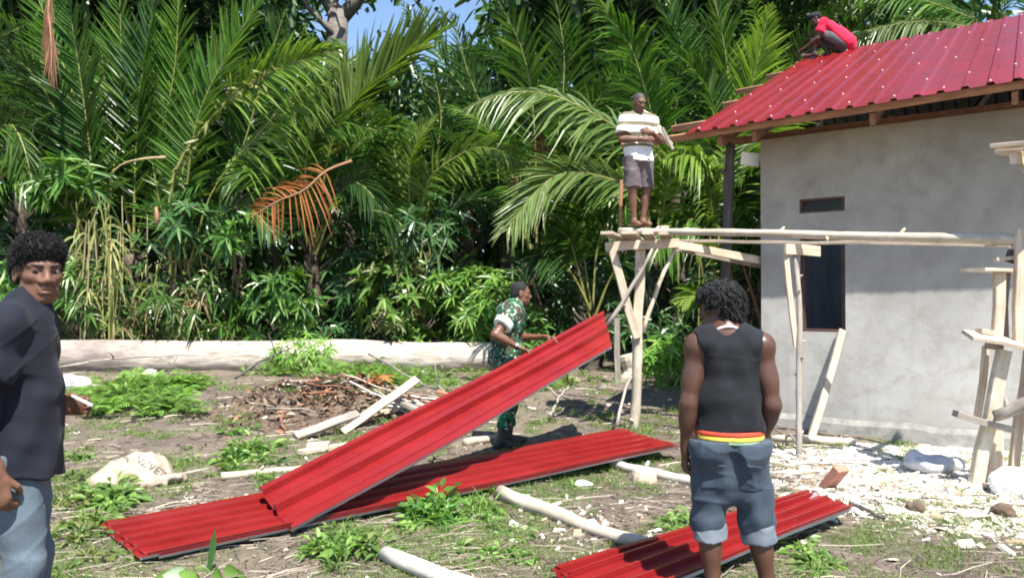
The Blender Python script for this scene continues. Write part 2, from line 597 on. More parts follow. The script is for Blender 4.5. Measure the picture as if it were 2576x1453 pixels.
gx = axis_pts(-400, 400, -6.0, 6.5, 0.05)
gy = axis_pts(-200, 600, 3.0, 12.0, 0.05)
GX, GY = np.meshgrid(gx, gy, indexing='ij')
GZ = gh(GX, GY)
fine_mask = np.exp(-((GX / 9) ** 4 + ((GY - 7) / 8) ** 4))
GZ += RNG.normal(0, 0.004, GX.shape) * fine_mask
nx, ny = GX.shape
idx = np.arange(nx * ny).reshape(nx, ny)
gq = np.stack([idx[:-1, :-1], idx[1:, :-1], idx[1:, 1:], idx[:-1, 1:]], -1).reshape(-1, 4)
ground = link_mesh('ground', np.stack([GX, GY, GZ], -1).reshape(-1, 3), gq, None, None, M['ground'], None, True, (0, 0, 0))
tag(ground, kind='structure')

# ------------------------------------------------------------------ house
def plaster_material():
    m, nt, b = mat_new('grey cement render')
    P = coords(nt, 'Object')
    n1 = noise(nt, P, 0.8, 6, 0.6, 0.5); n2 = noise(nt, P, 3.6, 7, 0.72, 0.25); n3 = noise(nt, P, 45, 4, 0.6)
    c = ramp(nt, n1.outputs['Fac'], [(0.3, (0.30, 0.29, 0.27)), (0.5, (0.39, 0.38, 0.358)), (0.7, (0.48, 0.47, 0.446))]).outputs['Color']
    c = mixc(nt, ramp(nt, n2.outputs['Fac'], [(0.44, 0.0), (0.70, 0.75)]).outputs['Color'], c, (0.27, 0.255, 0.23))
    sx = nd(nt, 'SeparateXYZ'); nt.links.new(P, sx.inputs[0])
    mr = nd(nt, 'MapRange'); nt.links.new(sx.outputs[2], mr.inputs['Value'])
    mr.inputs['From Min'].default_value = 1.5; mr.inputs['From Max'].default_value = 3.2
    top = mixc(nt, 1.0, c, (0.75, 0.655, 0.52), 'MULTIPLY')       # browner upper render, also darkened in the colour to deepen the eave shade
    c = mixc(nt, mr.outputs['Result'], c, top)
    v = coords(nt, 'Object', (3, 3, 0.35))
    n4 = noise(nt, v, 2.0, 4, 0.6)
    c = mixc(nt, ramp(nt, n4.outputs['Fac'], [(0.55, 0.0), (0.75, 0.35)]).outputs['Color'], c, (0.24, 0.225, 0.20))
    nt.links.new(c, b.inputs['Base Color'])
    b.inputs['Roughness'].default_value = 0.9
    b.inputs['Specular IOR Level'].default_value = 0.2
    bump(nt, b, n2.outputs['Fac'], 0.3, 0.015)
    return m


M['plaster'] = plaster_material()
M['plinth'] = plain_mat('rough concrete plinth', (0.27, 0.262, 0.24), 0.92, 0.3, 9, 0, 0.7)
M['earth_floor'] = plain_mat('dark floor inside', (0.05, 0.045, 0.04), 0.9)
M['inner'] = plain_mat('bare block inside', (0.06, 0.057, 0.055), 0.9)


def red_paint(name, base):
    m, nt, b = mat_new(name)
    P = coords(nt)
    n1 = noise(nt, P, 2.5, 5, 0.6); n2 = noise(nt, coords(nt, 'Object', (1, 1, 1)), 70, 3, 0.7)
    c = ramp(nt, n1.outputs['Fac'], [(0.3, tuple(x * 0.85 for x in base)), (0.7, tuple(x * 1.12 for x in base))]).outputs['Color']
    c = mixc(nt, ramp(nt, n2.outputs['Fac'], [(0.70, 0.0), (0.80, 0.25)]).outputs['Color'], c, (0.42, 0.2, 0.17))   # dust specks
    nt.links.new(c, b.inputs['Base Color'])
    r = ramp(nt, n1.outputs['Fac'], [(0.3, 0.24), (0.7, 0.36)])
    nt.links.new(r.outputs['Color'], b.inputs['Roughness'])
    b.inputs['Specular IOR Level'].default_value = 0.5
    n3 = noise(nt, P, 2.6, 3, 0.5)
    bump(nt, b, n3.outputs['Fac'], 0.4, 0.02)
    n4 = noise(nt, coords(nt, 'Object', (5, 9, 9)), 3.0, 6, 0.75, 1.0)
    c2 = mixc(nt, ramp(nt, n4.outputs['Fac'], [(0.62, 0.0), (0.80, 0.5)]).outputs['Color'], c, (0.36, 0.20, 0.17))   # dusty scuffs
    nt.links.new(c2, b.inputs['Base Color'])
    return m


M['roof_red'] = red_paint('red roof paint', (0.175, 0.011, 0.011))
M['sheet_red'] = red_paint('red sheet paint', (0.20, 0.011, 0.011))
M['sheet_under'] = plain_mat('grey sheet back', (0.50, 0.50, 0.52), 0.4, 0.12, 6, 0.2, 0.05)
M['roof_under_shade'] = plain_mat('shade dark roof underside', (0.09, 0.085, 0.085), 0.7, 0.15, 6)  # sheet back painted near black: the shade under the roof put into its colour
M['roof_red'].node_tree.nodes['Principled BSDF'].inputs['Specular IOR Level'].default_value = 0.32
M['screw'] = plain_mat('bright screw washer', (0.80, 0.70, 0.68), 0.35, 0.1, 20, 0.2, 0.0)
M['white_board'] = plain_mat('white board', (0.78, 0.77, 0.74), 0.7, 0.06, 9)

TEND = 5.2
house = thing('house', 'unfinished grey rendered house with a red ribbed metal roof', 'house', W3(0, 0, 0))
RH = np.array([[HD[0], HN[0], 0], [HD[1], HN[1], 0], [0, 0, 1.0]])     # columns: along, outward, up


def hbox(mb, t0, t1, o0, o1, z0, z1, mat=0):
    c = W3((t0 + t1) / 2, (o0 + o1) / 2, (z0 + z1) / 2)
    mb.box(c, (t1 - t0, abs(o1 - o0), z1 - z0), RH, mat)


WT, WH = 0.16, 3.31
WT0, WT1, WZ0, WZ1 = 0.43, 0.905, 1.10, 2.215        # window opening
VZ0, VZ1 = 2.425, 2.585                              # vent opening above it
mb = MB()
# one rendered wall as a grid of cells with two holes (faces of neighbouring cells are not doubled)
ts = [0, WT0, WT1, TEND]; zs = [-0.3, WZ0, WZ1, VZ0, VZ1, WH]
holes = {(1, 1), (1, 3)}
pt = lambda t, o, z: W3(t, o, z)
for i in range(3):
    for k in range(5):
        if (i, k) in holes: continue
        for o, fl in ((0, 0), (-WT, 1)):
            q = [pt(ts[i], o, zs[k]), pt(ts[i + 1], o, zs[k]), pt(ts[i + 1], o, zs[k + 1]), pt(ts[i], o, zs[k + 1])]
            mb.add(q[::-1] if fl else q, [(0, 1, 2, 3)])


def reveal(t0, t1, z0, z1, inward=True):
    c = [(t0, z0), (t1, z0), (t1, z1), (t0, z1)]
    for a in range(4):
        (ta, za), (tb, zb) = c[a], c[(a + 1) % 4]
        q = [pt(ta, 0, za), pt(ta, -WT, za), pt(tb, -WT, zb), pt(tb, 0, zb)]
        mb.add(q if inward else q[::-1], [(0, 1, 2, 3)])


reveal(WT0, WT1, WZ0, WZ1); reveal(WT0, WT1, VZ0, VZ1); reveal(0, TEND, -0.3, WH, False)
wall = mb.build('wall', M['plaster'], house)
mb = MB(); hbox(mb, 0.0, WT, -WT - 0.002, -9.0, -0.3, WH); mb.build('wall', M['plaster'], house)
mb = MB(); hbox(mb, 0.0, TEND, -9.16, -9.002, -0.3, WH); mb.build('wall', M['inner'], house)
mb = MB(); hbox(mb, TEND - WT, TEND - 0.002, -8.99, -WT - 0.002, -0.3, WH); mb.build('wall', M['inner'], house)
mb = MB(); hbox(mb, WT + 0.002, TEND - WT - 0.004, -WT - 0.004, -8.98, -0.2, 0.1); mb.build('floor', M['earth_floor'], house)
mb = MB()
V = []; n = 26
for i in range(n + 1):
    t = -0.05 + (TEND + 0.05) * i / n
    w = RNG.normal(0, 0.006, 3)
    V += [W3(t, 0.004, 0.17 + w[0]), W3(t, 0.032 + w[1] * .6, 0.11 + w[0]), W3(t, 0.075 + w[2], -0.3)]
q = []
for i in range(n):
    for j in range(2): q.append((i * 3 + j, i * 3 + j + 1, i * 3 + j + 4, i * 3 + j + 3))
mb.add(V, q)
mb.add([V[0], V[1], V[2], W3(-0.05, -0.3, -0.3), W3(-0.05, -0.3, 0.16)], [(0, 4, 3, 2)], [(0, 2, 1)])
mb.build('plinth', M['plinth'], house)
# frames: dark red timber
wf = MB()
d = 0.045
for (t0, t1, z0, z1) in ((WT0 + 0.003, WT0 + d, WZ0 + 0.003, WZ1 - 0.003), (WT1 - d, WT1 - 0.003, WZ0 + 0.003, WZ1 - 0.003),
                         (WT0 + d, WT1 - d, WZ1 - d, WZ1 - 0.003), (WT0 + d, WT1 - d, WZ0 + 0.003, WZ0 + d * 0.7)):
    hbox(wf, t0, t1, -0.035, -0.12, z0, z1)
M['frame'] = wood_mat('dark stained frame', (0.035, 0.018, 0.014), (0.075, 0.034, 0.026), (0.13, 0.06, 0.045))
wf.build('window_frame', M['frame'], house)
vf = MB(); d = 0.025
for (t0, t1, z0, z1) in ((WT0 + 0.003, WT0 + d, VZ0 + 0.003, VZ1 - 0.003), (WT1 - d, WT1 - 0.003, VZ0 + 0.003, VZ1 - 0.003),
                         (WT0 + d, WT1 - d, VZ1 - d, VZ1 - 0.003), (WT0 + d, WT1 - d, VZ0 + 0.003, VZ0 + d)):
    hbox(vf, t0, t1, -0.02, -0.12, z0, z1)
vf.build('vent_frame', M['frame'], house)

# roof
OE, ZE, SL = 0.6, 3.37, 0.4275
SR = 5.45
TL = -0.69
slope_len = math.hypot(1, SL)
RN = np.array([HN[0] * SL, HN[1] * SL, 1.0]); RN /= np.linalg.norm(RN)


def roof_pt(t, s, h=0.0):
    return W3(t, OE - s, ZE + SL * s + 0.022 * t) + RN * h


def rib_profile(width, pitch=0.2, hgt=0.026):
    """(offset, height) along one trapezoid sheet"""
    P = []
    x = 0.0
    while x < width - 0.02:
        P += [(x, 0.0), (x + pitch * 0.62, 0.0), (x + pitch * 0.70, hgt), (x + pitch * 0.92, hgt)]
        x += pitch
    P.append((width, 0.0))
    return P


def roof_sheet(t0, lift, back=False):
    prof = rib_profile(0.82)
    ns = 9
    V = []
    for i in range(ns):
        s = SR * i / (ns - 1) + (0.0 if i else RNG.normal(0, 0.012))
        for (w, h) in prof:
            hh = h + lift + 0.0015 * math.sin(3.1 * s + 9 * (t0 + w))
            if not back: V.append(roof_pt(t0 + w, s, hh))
            else:
                p = W3(t0 + w, OE - 2 * SR + s, ZE + SL * s + 0.022 * (t0 + w))
                V.append(p + np.array([-HN[0] * SL, -HN[1] * SL, 1]) / slope_len * hh)
    m = len(prof); q = []
    for i in range(ns - 1):
        for j in range(m - 1):
            f = (i * m + j, i * m + j + 1, (i + 1) * m + j + 1, (i + 1) * m + j)
            q.append(f[::-1] if back else f)
    V = np.array(V); N = len(V)
    V2 = V - RN * 0.004
    q = np.array(q)
    mb = MB().add(V, q, mat=0).add(V2, q[:, [0, 3, 2, 1]], mat=1)
    return mb


k = 0
t = TL
while t < TEND + 0.3:
    mb = roof_sheet(t, 0.004 * (k % 2))
    mb.build('roof_sheet', [M['roof_red'], M['roof_under_shade']], house)
    mb = roof_sheet(t, 0.004 * (k % 2), True)
    mb.build('roof_sheet', [M['roof_red'], M['roof_under_shade']], house)
    t += 0.8; k += 1
PURL = [(0.10, 1565, 8.8), (0.75, 1690, 8.8), (2.0, 1820, 9), (3.1, 1855, 9), (4.25, 1930, 9), (5.2, 2005, 9)]
scr = MB()
for row, (s, px, _) in enumerate(PURL):
    base = HC + HN * (OE - s)
    kx = (px - 1288) / FPX
    tl = (kx * base[1] - base[0]) / (HD[0] - kx * HD[1])
    tl = min(tl, TL - 0.02)
    a = roof_pt(tl, s, -0.047); b = roof_pt(TEND + 0.2, s, -0.047)
    timber('purlin', a, b, 0.055, 0.082, M['wood_red'], house, up=RN, rough=0.002)
    t = TL + 0.2 * 0.81 + (0.2 if row % 2 else 0.0)
    while t < TEND:
        tt = t + RNG.normal(0, 0.012)
        p = roof_pt(tt, s + RNG.normal(0, 0.025), 0.026)
        ring = []
        for rr, hh in ((0.0105, 0.0), (0.0095, 0.005), (0.004, 0.010)):
            for a6 in range(6):
                an = a6 * math.pi / 3
                e1 = np.array([HD[0], HD[1], 0]); e2 = np.cross(RN, e1)
                ring.append(p + e1 * rr * math.cos(an) + e2 * rr * math.sin(an) + RN * (hh + 0.003))
        q = [(i * 6 + j, i * 6 + (j + 1) % 6, i * 6 + 6 + (j + 1) % 6, i * 6 + 6 + j) for i in range(2) for j in range(6)]
        scr.add(ring, q + [(12, 13, 14, 15), (12, 15, 16, 17)])
        t += 0.4
tag(scr.build('roof_screw', M['screw'], house), kind='stuff')
for t in (-0.33, 0.05, 1.25, 2.45, 3.65, 4.85):
    timber('rafter', roof_pt(t, 0.12, -0.17), roof_pt(t, SR, -0.17), 0.05, 0.12, M['wood_brown'], house, up=RN, rough=0.002)
for t in (0.03, 1.30, 2.50, 3.70):
    timber('post', W3(t + 0.06, -0.08, WH), W3(t + 0.06, -0.08, ZE + SL * 0.68 - 0.26), 0.07, 0.07, M['wood_red'], house, up=(HN[0], HN[1], 0))
mb = MB(); mb.board(W3(-0.4, -0.08, WH + 0.04), W3(TEND, -0.08, WH + 0.04), 0.10, 0.07)
mb.build('wall_plate', M['wood_brown'], house)
# gable truss inside, seen through the gap
for t in (1.9, 3.1):
    timber('truss_brace', W3(t, -1.2, WH + 0.1), W3(t + 0.4, -3.2, WH + 1.2), 0.05, 0.09, M['wood_brown'], house)
# the dark pole that carries the roof edge left of the wall
p_top = at(1838, 344, 8.85); p_bot = at(1802, 1076, 8.75); p_bot[2] = gh(p_bot[0], p_bot[1]) - 0.1
round_pole('post', p_bot, p_top, 0.065, 0.058, M['wood_dark'], house, 0.012, 2)
wb = MB(); c = at(1887, 398, 8.72)
q = np.array([at(1866, 382, 8.70), at(1913, 386, 8.72), at(1908, 419, 8.74), at(1862, 413, 8.72)])
q[:, 1] += 0.0
bk = q + np.array([0.02, 0.05, 0.0])
wb.add(np.concatenate([q, bk]), [(3, 2, 1, 0), (4, 5, 6, 7), (0, 1, 5, 4), (1, 2, 6, 5), (2, 3, 7, 6), (3, 0, 4, 7)])
o = wb.build('board', M['white_board'])
tag(o, 'small white board fixed against the upper left corner of the house', 'board')

# ------------------------------------------------------------------ the long felled log
def log_material():
    m, nt, b = mat_new('bleached log')
    P = coords(nt, 'Object', (0.7, 4, 4))
    n = noise(nt, P, 2.6, 8, 0.72, 0.8); n2 = noise(nt, coords(nt), 1.1, 5, 0.6)
    c = ramp(nt, n.outputs['Fac'], [(0.30, (0.13, 0.10, 0.08)), (0.44, (0.34, 0.29, 0.235)), (0.60, (0.52, 0.475, 0.41)), (0.75, (0.62, 0.585, 0.52))]).outputs['Color']
    sx = nd(nt, 'SeparateXYZ'); nt.links.new(coords(nt), sx.inputs[0])
    mr = nd(nt, 'MapRange'); nt.links.new(sx.outputs[0], mr.inputs['Value'])
    mr.inputs['From Min'].default_value = -1.0; mr.inputs['From Max'].default_value = 1.2
    mr.inputs['To Min'].default_value = 0.9; mr.inputs['To Max'].default_value = 0.12
    mm = nd(nt, 'Math', operation='MULTIPLY'); nt.links.new(mr.outputs[0], mm.inputs[0])
    nt.links.new(ramp(nt, n2.outputs['Fac'], [(0.38, 0.0), (0.6, 1.0)]).outputs['Color'], mm.inputs[1])
    c = mixc(nt, mm.outputs[0], c, (0.21, 0.165, 0.15))          # bark left on the root end
    nt.links.new(c, b.inputs['Base Color']); b.inputs['Roughness'].default_value = 0.85
    bump(nt, b, n.outputs['Fac'], 0.7, 0.03)
    return m


M['log'] = log_material()
u = np.linspace(0, 1, 150)
lx = -12.2 + 12.0 * u
P = np.stack([lx, 15.3 + 0.05 * np.sin(lx * 0.9), 0.27 + 0.02 * np.sin(lx * 1.3)], 1)
ang = np.linspace(0, 2 * np.pi, 44, endpoint=False)
r = (0.36 - 0.03 * u)[:, None] * (1 + 0.045 * wob(lx[:, None] * 1.0, ang[None] * 1.0, 1.6, 4) + 0.03 * np.sin(3 * ang[None] + lx[:, None] * 0.6) + .022 * wob(lx[:, None] * 2.2, ang[None] * 3.0, 2.3, 9) - .05 * np.clip(wob(lx[:, None] * .8, ang[None] * 2.5, 1.9, 6) - .45, 0, 1))
V = np.stack([np.broadcast_to(P[:, :1], r.shape), P[:, 1:2] + r * np.cos(ang), P[:, 2:] + r * np.sin(ang)], -1).reshape(-1, 3)
i = np.arange(149)[:, None] * 44; j = np.arange(44)[None]; k2 = (j + 1) % 44
Q = np.stack([i + j, i + k2, i + 44 + k2, i + 44 + j], -1).reshape(-1, 4)
V = np.concatenate([V, P[:1], P[-1:] + [[-0.05, 0, 0.03]]])
T = [(150 * 44, (q + 1) % 44, q) for q in range(44)] + [(150 * 44 + 1, 149 * 44 + q, 149 * 44 + (q + 1) % 44) for q in range(44)]
lg = link_mesh('fallen_log', V, Q[:, ::-1], np.array(T)[:, ::-1], None, M['log'], None, True)
tag(lg, 'huge bleached tree trunk lying across the clearing before the palms', 'log')

# ------------------------------------------------------------------ scaffold
def gpos(px, py):
    p = gnd(px, py)
    p[2] = gh(p[0], p[1])
    return p


trestle = thing('scaffold_trestle', 'pale timber trestle with a forked pole under the standing man', 'scaffold', at(1592, 1092, 8.3) * [1, 1, 0])
jn = at(1602, 832, 8.3)
bt = at(1592, 1092, 8.3); bt[2] = gh(bt[0], bt[1]) - 0.08
round_pole('post', bt, jn, 0.058, 0.056, M['wood_peeled'], trestle, 0.012, 3)
timber('post', jn - [0, 0, 0.05], at(1612, 604, 8.3), 0.105, 0.07, M['wood_pale'], trestle, up=(0, 1, 0), rough=0.006)
timber('brace', at(1602, 850, 8.22), at(1541, 628, 8.22), 0.09, 0.05, M['wood_pale'], trestle, up=(0, 1, 0), rough=0.006)
round_pole('brace', at(1525, 820, 8.16), at(1642, 626, 8.16), 0.026, 0.020, M['wood_grey'], trestle, 0.012, 5)
round_pole('brace', at(1618, 836, 8.32), at(1696, 626, 8.32), 0.026, 0.022, M['wood_peeled'], trestle, 0.012, 2)
round_pole('brace', at(1552, 1070, 7.9), at(1588, 945, 8.24), 0.018, 0.016, M['wood_grey'], trestle, 0.01, 2)
timber('crossbeam', at(1523, 622, 8.24), at(1708, 611, 8.24), 0.05, 0.10, M['wood_pale'], trestle, rough=0.006)
timber('crossbeam', at(1548, 618, 8.72), at(1700, 611, 8.72), 0.05, 0.09, M['wood_pale'], trestle, rough=0.006)
for (ax, ay, bx, by, w) in ((1518, 590, 1572, 580, 0.13), (1573, 594, 1604, 582, 0.16), (1622, 600, 1640, 586, 0.12), (1664, 604, 1684, 590, 0.14)):
    a = at(ax + 8, ay, 8.0); b = at(bx - 2, by, 8.95)
    a[2] = b[2] = at(1600, 592, 8.3)[2] + RNG.normal(0, 0.004)
    timber('deck_board', a, b, w, 0.03, M['wood_pale'], trestle)
timber('tie_beam', at(1705, 617, 8.3), at(1915, 655, 8.65), 0.05, 0.09, M['wood_pale'], trestle, rough=0.005)
timber('tie_beam', at(1700, 626, 8.5), at(1912, 668, 8.75), 0.045, 0.06, M['wood_grey'], trestle, rough=0.005)

zt = at(1558, 580, 8.45)
pr = at(2576 + 60, 606, 5.75)
o = round_pole('scaffold_pole', at(1558, 580, 8.45), pr, 0.034, 0.046, M['wood_peeled'], None, 0.006, 4)
tag(o, 'long pale pole laid level from the trestle past the house wall', 'pole')
a = at(1662, 606, 8.75); b = at(2540, 616, 6.45)
o = timber('scaffold_plank', a, b, 0.075, 0.032, M['wood_pale'], None)
tag(o, 'thin pale plank running just behind and below the long level pole', 'plank')
for (px, py, w, g) in ((1668, 572, 0.10, 0), (1735, 578, 0.16, 1)):
    p = at(px, py, 8.3 if g else 8.4)
    o = timber('wood_block', p - [w / 2, 0, 0.0], p + [w / 2, 0.05, 0.0], 0.08, 0.04, M['wood_pale'], None)
    tag(o, ('thin offcut lying on the long pole right of the bare feet', 'small offcut lying on the long pole beside the bare feet')[1 - g], 'offcut')
# slim orange stake standing behind the man's legs
o = timber('stake', at(1561, 572, 9.0), at(1562, 452, 9.0), 0.04, 0.02, M['wood_red'], None, up=(0, 1, 0))
tag(o, 'thin orange brown stick standing upright behind the trestle deck', 'stick')

prop = thing('scaffold_prop', 'slim knotted pole propping the long pole before the window', 'prop', gpos(2009, 1150))
p0 = gpos(2009, 1150); p0[2] -= 0.05
round_pole('post', p0, at(1998, 618, 7.16), 0.030, 0.026, M['wood_grey'], prop, 0.014, 6)
timber('brace', at(2003, 872, 7.02), at(1977, 636, 7.10), 0.05, 0.03, M['wood_pale'], prop, up=(0, 1, 0))
timber('crossbeam', at(1975, 626, 7.05), at(2062, 632, 7.25), 0.03, 0.10, M['wood_pale'], prop)
round_pole('foot', gpos(2006, 1152) + [0, 0, 0.02], gpos(2050, 1158) + [0, 0, 0.02], 0.03, 0.022, M['wood_grey'], prop)

YT = 5.9
tower = thing('scaffold_tower', 'tall rough timber scaffold tower at the right edge of the wall', 'scaffold', gpos(2490, 1217))


def tw(name, x0, y0, x1, y1, w, h, mat, Y0=YT, Y1=None, up=(0, 1, 0)):
    return timber(name, at(x0, y0, Y0), at(x1, y1, Y1 or Y0), w, h, mat, tower, up=up, rough=0.006)


tw('post', 2510, 850, 2514, 684, 0.08, 0.05, M['wood_pale'], YT)
tw('post', 2524, 852, 2530, 684, 0.035, 0.07, M['wood_grey'], YT + 0.1)
tw('post', 2566, 868, 2568, 575, 0.10, 0.05, M['wood_pale'], YT - 0.05)
tw('post', 2456, 1222, 2526, 880, 0.10, 0.07, M['wood_peeled'], YT - 0.02)
tw('post', 2498, 1224, 2500, 1076, 0.12, 0.05, M['wood_pale'], YT + 0.05)
tw('post', 2545, 1228, 2588, 880, 0.07, 0.05, M['wood_pale'], YT + 0.02)
tw('brace', 2458, 1050, 2484, 870, 0.05, 0.04, M['wood_pale'], YT + 0.15)
tw('brace', 2488, 1052, 2524, 878, 0.035, 0.03, M['wood_grey'], YT + 0.2)
tw('shelf_board', 2447, 676, 2556, 684, 0.20, 0.025, M['wood_pale'], YT - 0.1, YT + 0.15, up=(0, 0, 1))
tw('shelf_board', 2434, 842, 2568, 868, 0.22, 0.03, M['wood_pale'], YT - 0.05, YT - 0.1, up=(0, -0.25, 1))
tw('shelf_board', 2403, 1042, 2542, 1080, 0.10, 0.05, M['wood_grey'], YT - 0.05, YT - 0.1, up=(0, 0, 1))
tw('cleat', 2484, 862, 2518, 868, 0.08, 0.09, M['wood_grey'], YT + 0.02, up=(0, 0, 1))
tw('cleat', 2505, 652, 2590, 645, 0.05, 0.03, M['wood_pale'], YT, up=(0, 0, 1))
tw('cleat', 2540, 640, 2600, 660, 0.09, 0.10, M['wood_dark'], YT + 0.08, up=(0, 0, 1))
round_pole('rail', at(2503, 1046, YT - 0.15), at(2620, 985, YT - 0.3), 0.045, 0.05, M['wood_grey'], tower, 0.012, 2)
round_pole('post', at(2600, 1240, YT - 0.1), at(2612, 330, YT - 0.1), 0.045, 0.04, M['wood_grey'], tower, 0.012, 2)
o = timber('wood_block', at(2463, 833, YT - 0.02), at(2497, 836, YT - 0.02), 0.09, 0.04, M['wood_pale'], None)
tag(o, 'pale offcut lying on the middle shelf of the scaffold tower', 'offcut')
ud = thing('scaffold_deck', 'two pale boards of a higher deck at the right frame edge', 'scaffold', at(2550, 385, 5.9))
timber('deck_board', at(2503, 369, 5.9), at(2720, 352, 5.4), 0.16, 0.03, M['wood_pale'], ud)
timber('deck_board', at(2516, 386, 6.05), at(2720, 368, 5.55), 0.16, 0.03, M['wood_pale'], ud)
timber('joist', at(2548, 398, 5.75), at(2640, 392, 6.3), 0.05, 0.09, M['wood_pale'], ud)
timber('bracket', at(2565, 400, 5.85), at(2612, 470, 5.85), 0.05, 0.05, M['wood_pale'], ud, up=(0, 1, 0))

# ------------------------------------------------------------------ loose timbers on the ground
def lay(a, b, r, mat, name, label, cat, bend=0.012, knots=2, lift=0.6, r1=None):
    A = gpos(*a); B = gpos(*b)
    A[2] += r * lift; B[2] += (r1 or r) * lift
    o = round_pole(name, A, B, r, r1 or r, mat, None, bend, knots, 10)
    tag(o, label, cat)
    return o


lay((1258, 1266), (1668, 1398), 0.052, M['wood_peeled'], 'log_pole', 'peeled yellowish pole lying between the two lower red sheets', 'pole', 0.012, 3, 0.9, 0.040)
lay((968, 1424), (1180, 1500), 0.048, M['wood_bleached'], 'log_pole', 'short bleached grey pole end at the bottom edge of the clearing', 'pole', 0.006, 0, 0.9, 0.044)
lay((1540, 1184), (1790, 1232), 0.040, M['wood_bleached'], 'log_pole', 'grey white pole coming out from under the flat red sheet', 'pole', 0.01, 2, 1.2)
lay((1840, 1500), (1560, 1440), 0.05, M['wood_peeled'], 'log_pole', 'rough pole under the lower edge of the nearest red sheet', 'pole', 0.01, 2, 0.5)
lay((556, 1202), (780, 1174), 0.034, M['wood_peeled'], 'log_pole', 'thin peeled stick running left from the held red sheet', 'stick', 0.012, 2, 0.8, 0.026)
lay((1940, 1108), (2152, 1118), 0.042, M['wood_peeled'], 'log_pole', 'smooth pole lying at the foot of the house wall', 'pole', 0.006, 1, 0.8)
lay((1170, 1122), (1262, 1106), 0.040, M['wood_peeled'], 'log_pole', 'pale pole lying behind the boots of the man in camouflage', 'pole', 0.006, 1, 0.8)
# planks by the heap
A = gpos(862, 1088) + [0, 0, 0.03]; B = at(1050, 953, 8.7)
o = timber('plank', A, B, 0.10, 0.03, M['wood_pale'], None, up=(0.25, -0.6, 0.8)); tag(o, 'pale fresh plank propped up against the brush heap', 'plank')
A = gpos(742, 1104) + [0, 0, 0.04]; B = at(900, 1040, 8.3)
o = timber('plank', A, B, 0.10, 0.05, M['wood_grey'], None, up=(0.2, -0.6, 0.8)); tag(o, 'dark grey plank lying before the brush heap', 'plank')
A = at(840, 1056, 8.55); B = at(1000, 1028, 8.75)
o = timber('plank', A, B, 0.09, 0.05, M['wood_pale'], None); tag(o, 'pale plank lying flat under the propped plank', 'plank')
A = gpos(664, 1075) + [0, 0, 0.05]; B = gpos(775, 1040) + [0, 0, 0.12]
o = round_pole('log_pole', A, B, 0.035, 0.03, M['wood_peeled'], None, 0.02, 3); tag(o, 'short crooked branch at the front of the brush heap', 'branch')
A = gpos(755, 1140) + [0, 0, 0.03]; B = gpos(880, 1118) + [0, 0, 0.03]
o = timber('plank', A, B, 0.11, 0.04, M['wood_pale'], None); tag(o, 'stub of plank left of the held red sheet', 'plank')
c = gpos(801, 1130) + [0, 0, 0.055]
o = timber('wood_block', c - [0.10, 0.01, 0], c + [0.10, 0.01, 0], 0.12, 0.07, M['wood_pale'], None); tag(o, 'squared wooden block lying on the plank stub', 'block')
# prop leaning on the window sill
A = gpos(2036, 1100); B = W3(0.875, 0.03, WZ0 + 0.03)
A = at(2040, 1092, 7.7); A[2] = gh(A[0], A[1])
o = timber('plank', A, B, 0.075, 0.035, M['wood_peeled'], None, up=(0, 1, 0)); tag(o, 'narrow pale batten leaning on the window opening', 'batten')
# stumps, stake, bricks
c = at(1620, 1209, 5.9); c[2] = gh(c[0], c[1])
o = MB().tube([c + [0, 0, -0.03], c + [0, 0, 0.05], c + [0.005, 0, 0.075]], [0.11, 0.10, 0.095], 12).build('wood_block', M['wood_pale'], None, False)
tag(o, 'pale sawn log slice standing near the flat red sheet', 'block')
M['brick'] = plain_mat('red brick', (0.42, 0.19, 0.13), 0.85, 0.25, 20, 0, 0.4)
c = gpos(2098, 1232)
R = np.array(Matrix.Rotation(0.5, 3, 'Z') @ Matrix.Rotation(-0.9, 3, 'X'))
o = MB().box(c + [0, 0, 0.09], (0.13, 0.22, 0.06), R).build('brick', M['brick'], None); tag(o, 'red brick tilted up among the pale shavings', 'brick')
c = at(1553, 905, 13.0); c[2] = gh(c[0], c[1])
o = timber('stake', c - [0, 0, 0.1], at(1552, 800, 13.0), 0.10, 0.05, M['wood_grey'], None, up=(0, 1, 0)); tag(o, 'grey weathered stake standing right of the raised sheet end', 'stake')
u_ = np.linspace(0, 1, 8)
st = at(1583, 890, 13.4); st[2] = gh(st[0], st[1])
o = MB().tube(st + np.stack([0.04 * np.sin(u_ * 4), 0 * u_, u_ * 0.52 - 0.05], 1), 0.16 * (1 + 0.25 * (1 - u_) ** 3) * (1 + 0.1 * np.sin(u_ * 9)), 12).build('tree_stump', M['wood_peeled'], None, False)
tag(o, 'pale splintered stump behind the trestle post', 'stump')

# thin dead branches before the log
def branch(pts, r0, r1, mat, label, name='dead_branch', twigs=3):
    pts = np.array(pts, float); m = len(pts)
    mb = MB()
    tt = np.linspace(0, m - 1, 14); P = np.stack([np.interp(tt, np.arange(m), pts[:, k]) for k in range(3)], 1)
    P += RNG.normal(0, r0 * 0.5, P.shape)
    mb.tube(P, np.linspace(r0, r1, 14), 6)
    for _ in range(twigs):
        i = RNG.integers(3, 12); d = unit(RNG.normal(0, 1, 3) + [0, 0, 0.4]); L = RNG.uniform(0.2, 0.5)
        mb.tube([P[i], P[i] + d * L * 0.5, P[i] + d * L + [0, 0, -0.05]], [r1 * 1.2, r1, r1 * 0.4], 5)
    o = mb.build(name, mat, None, True); tag(o, label, 'branch'); return o


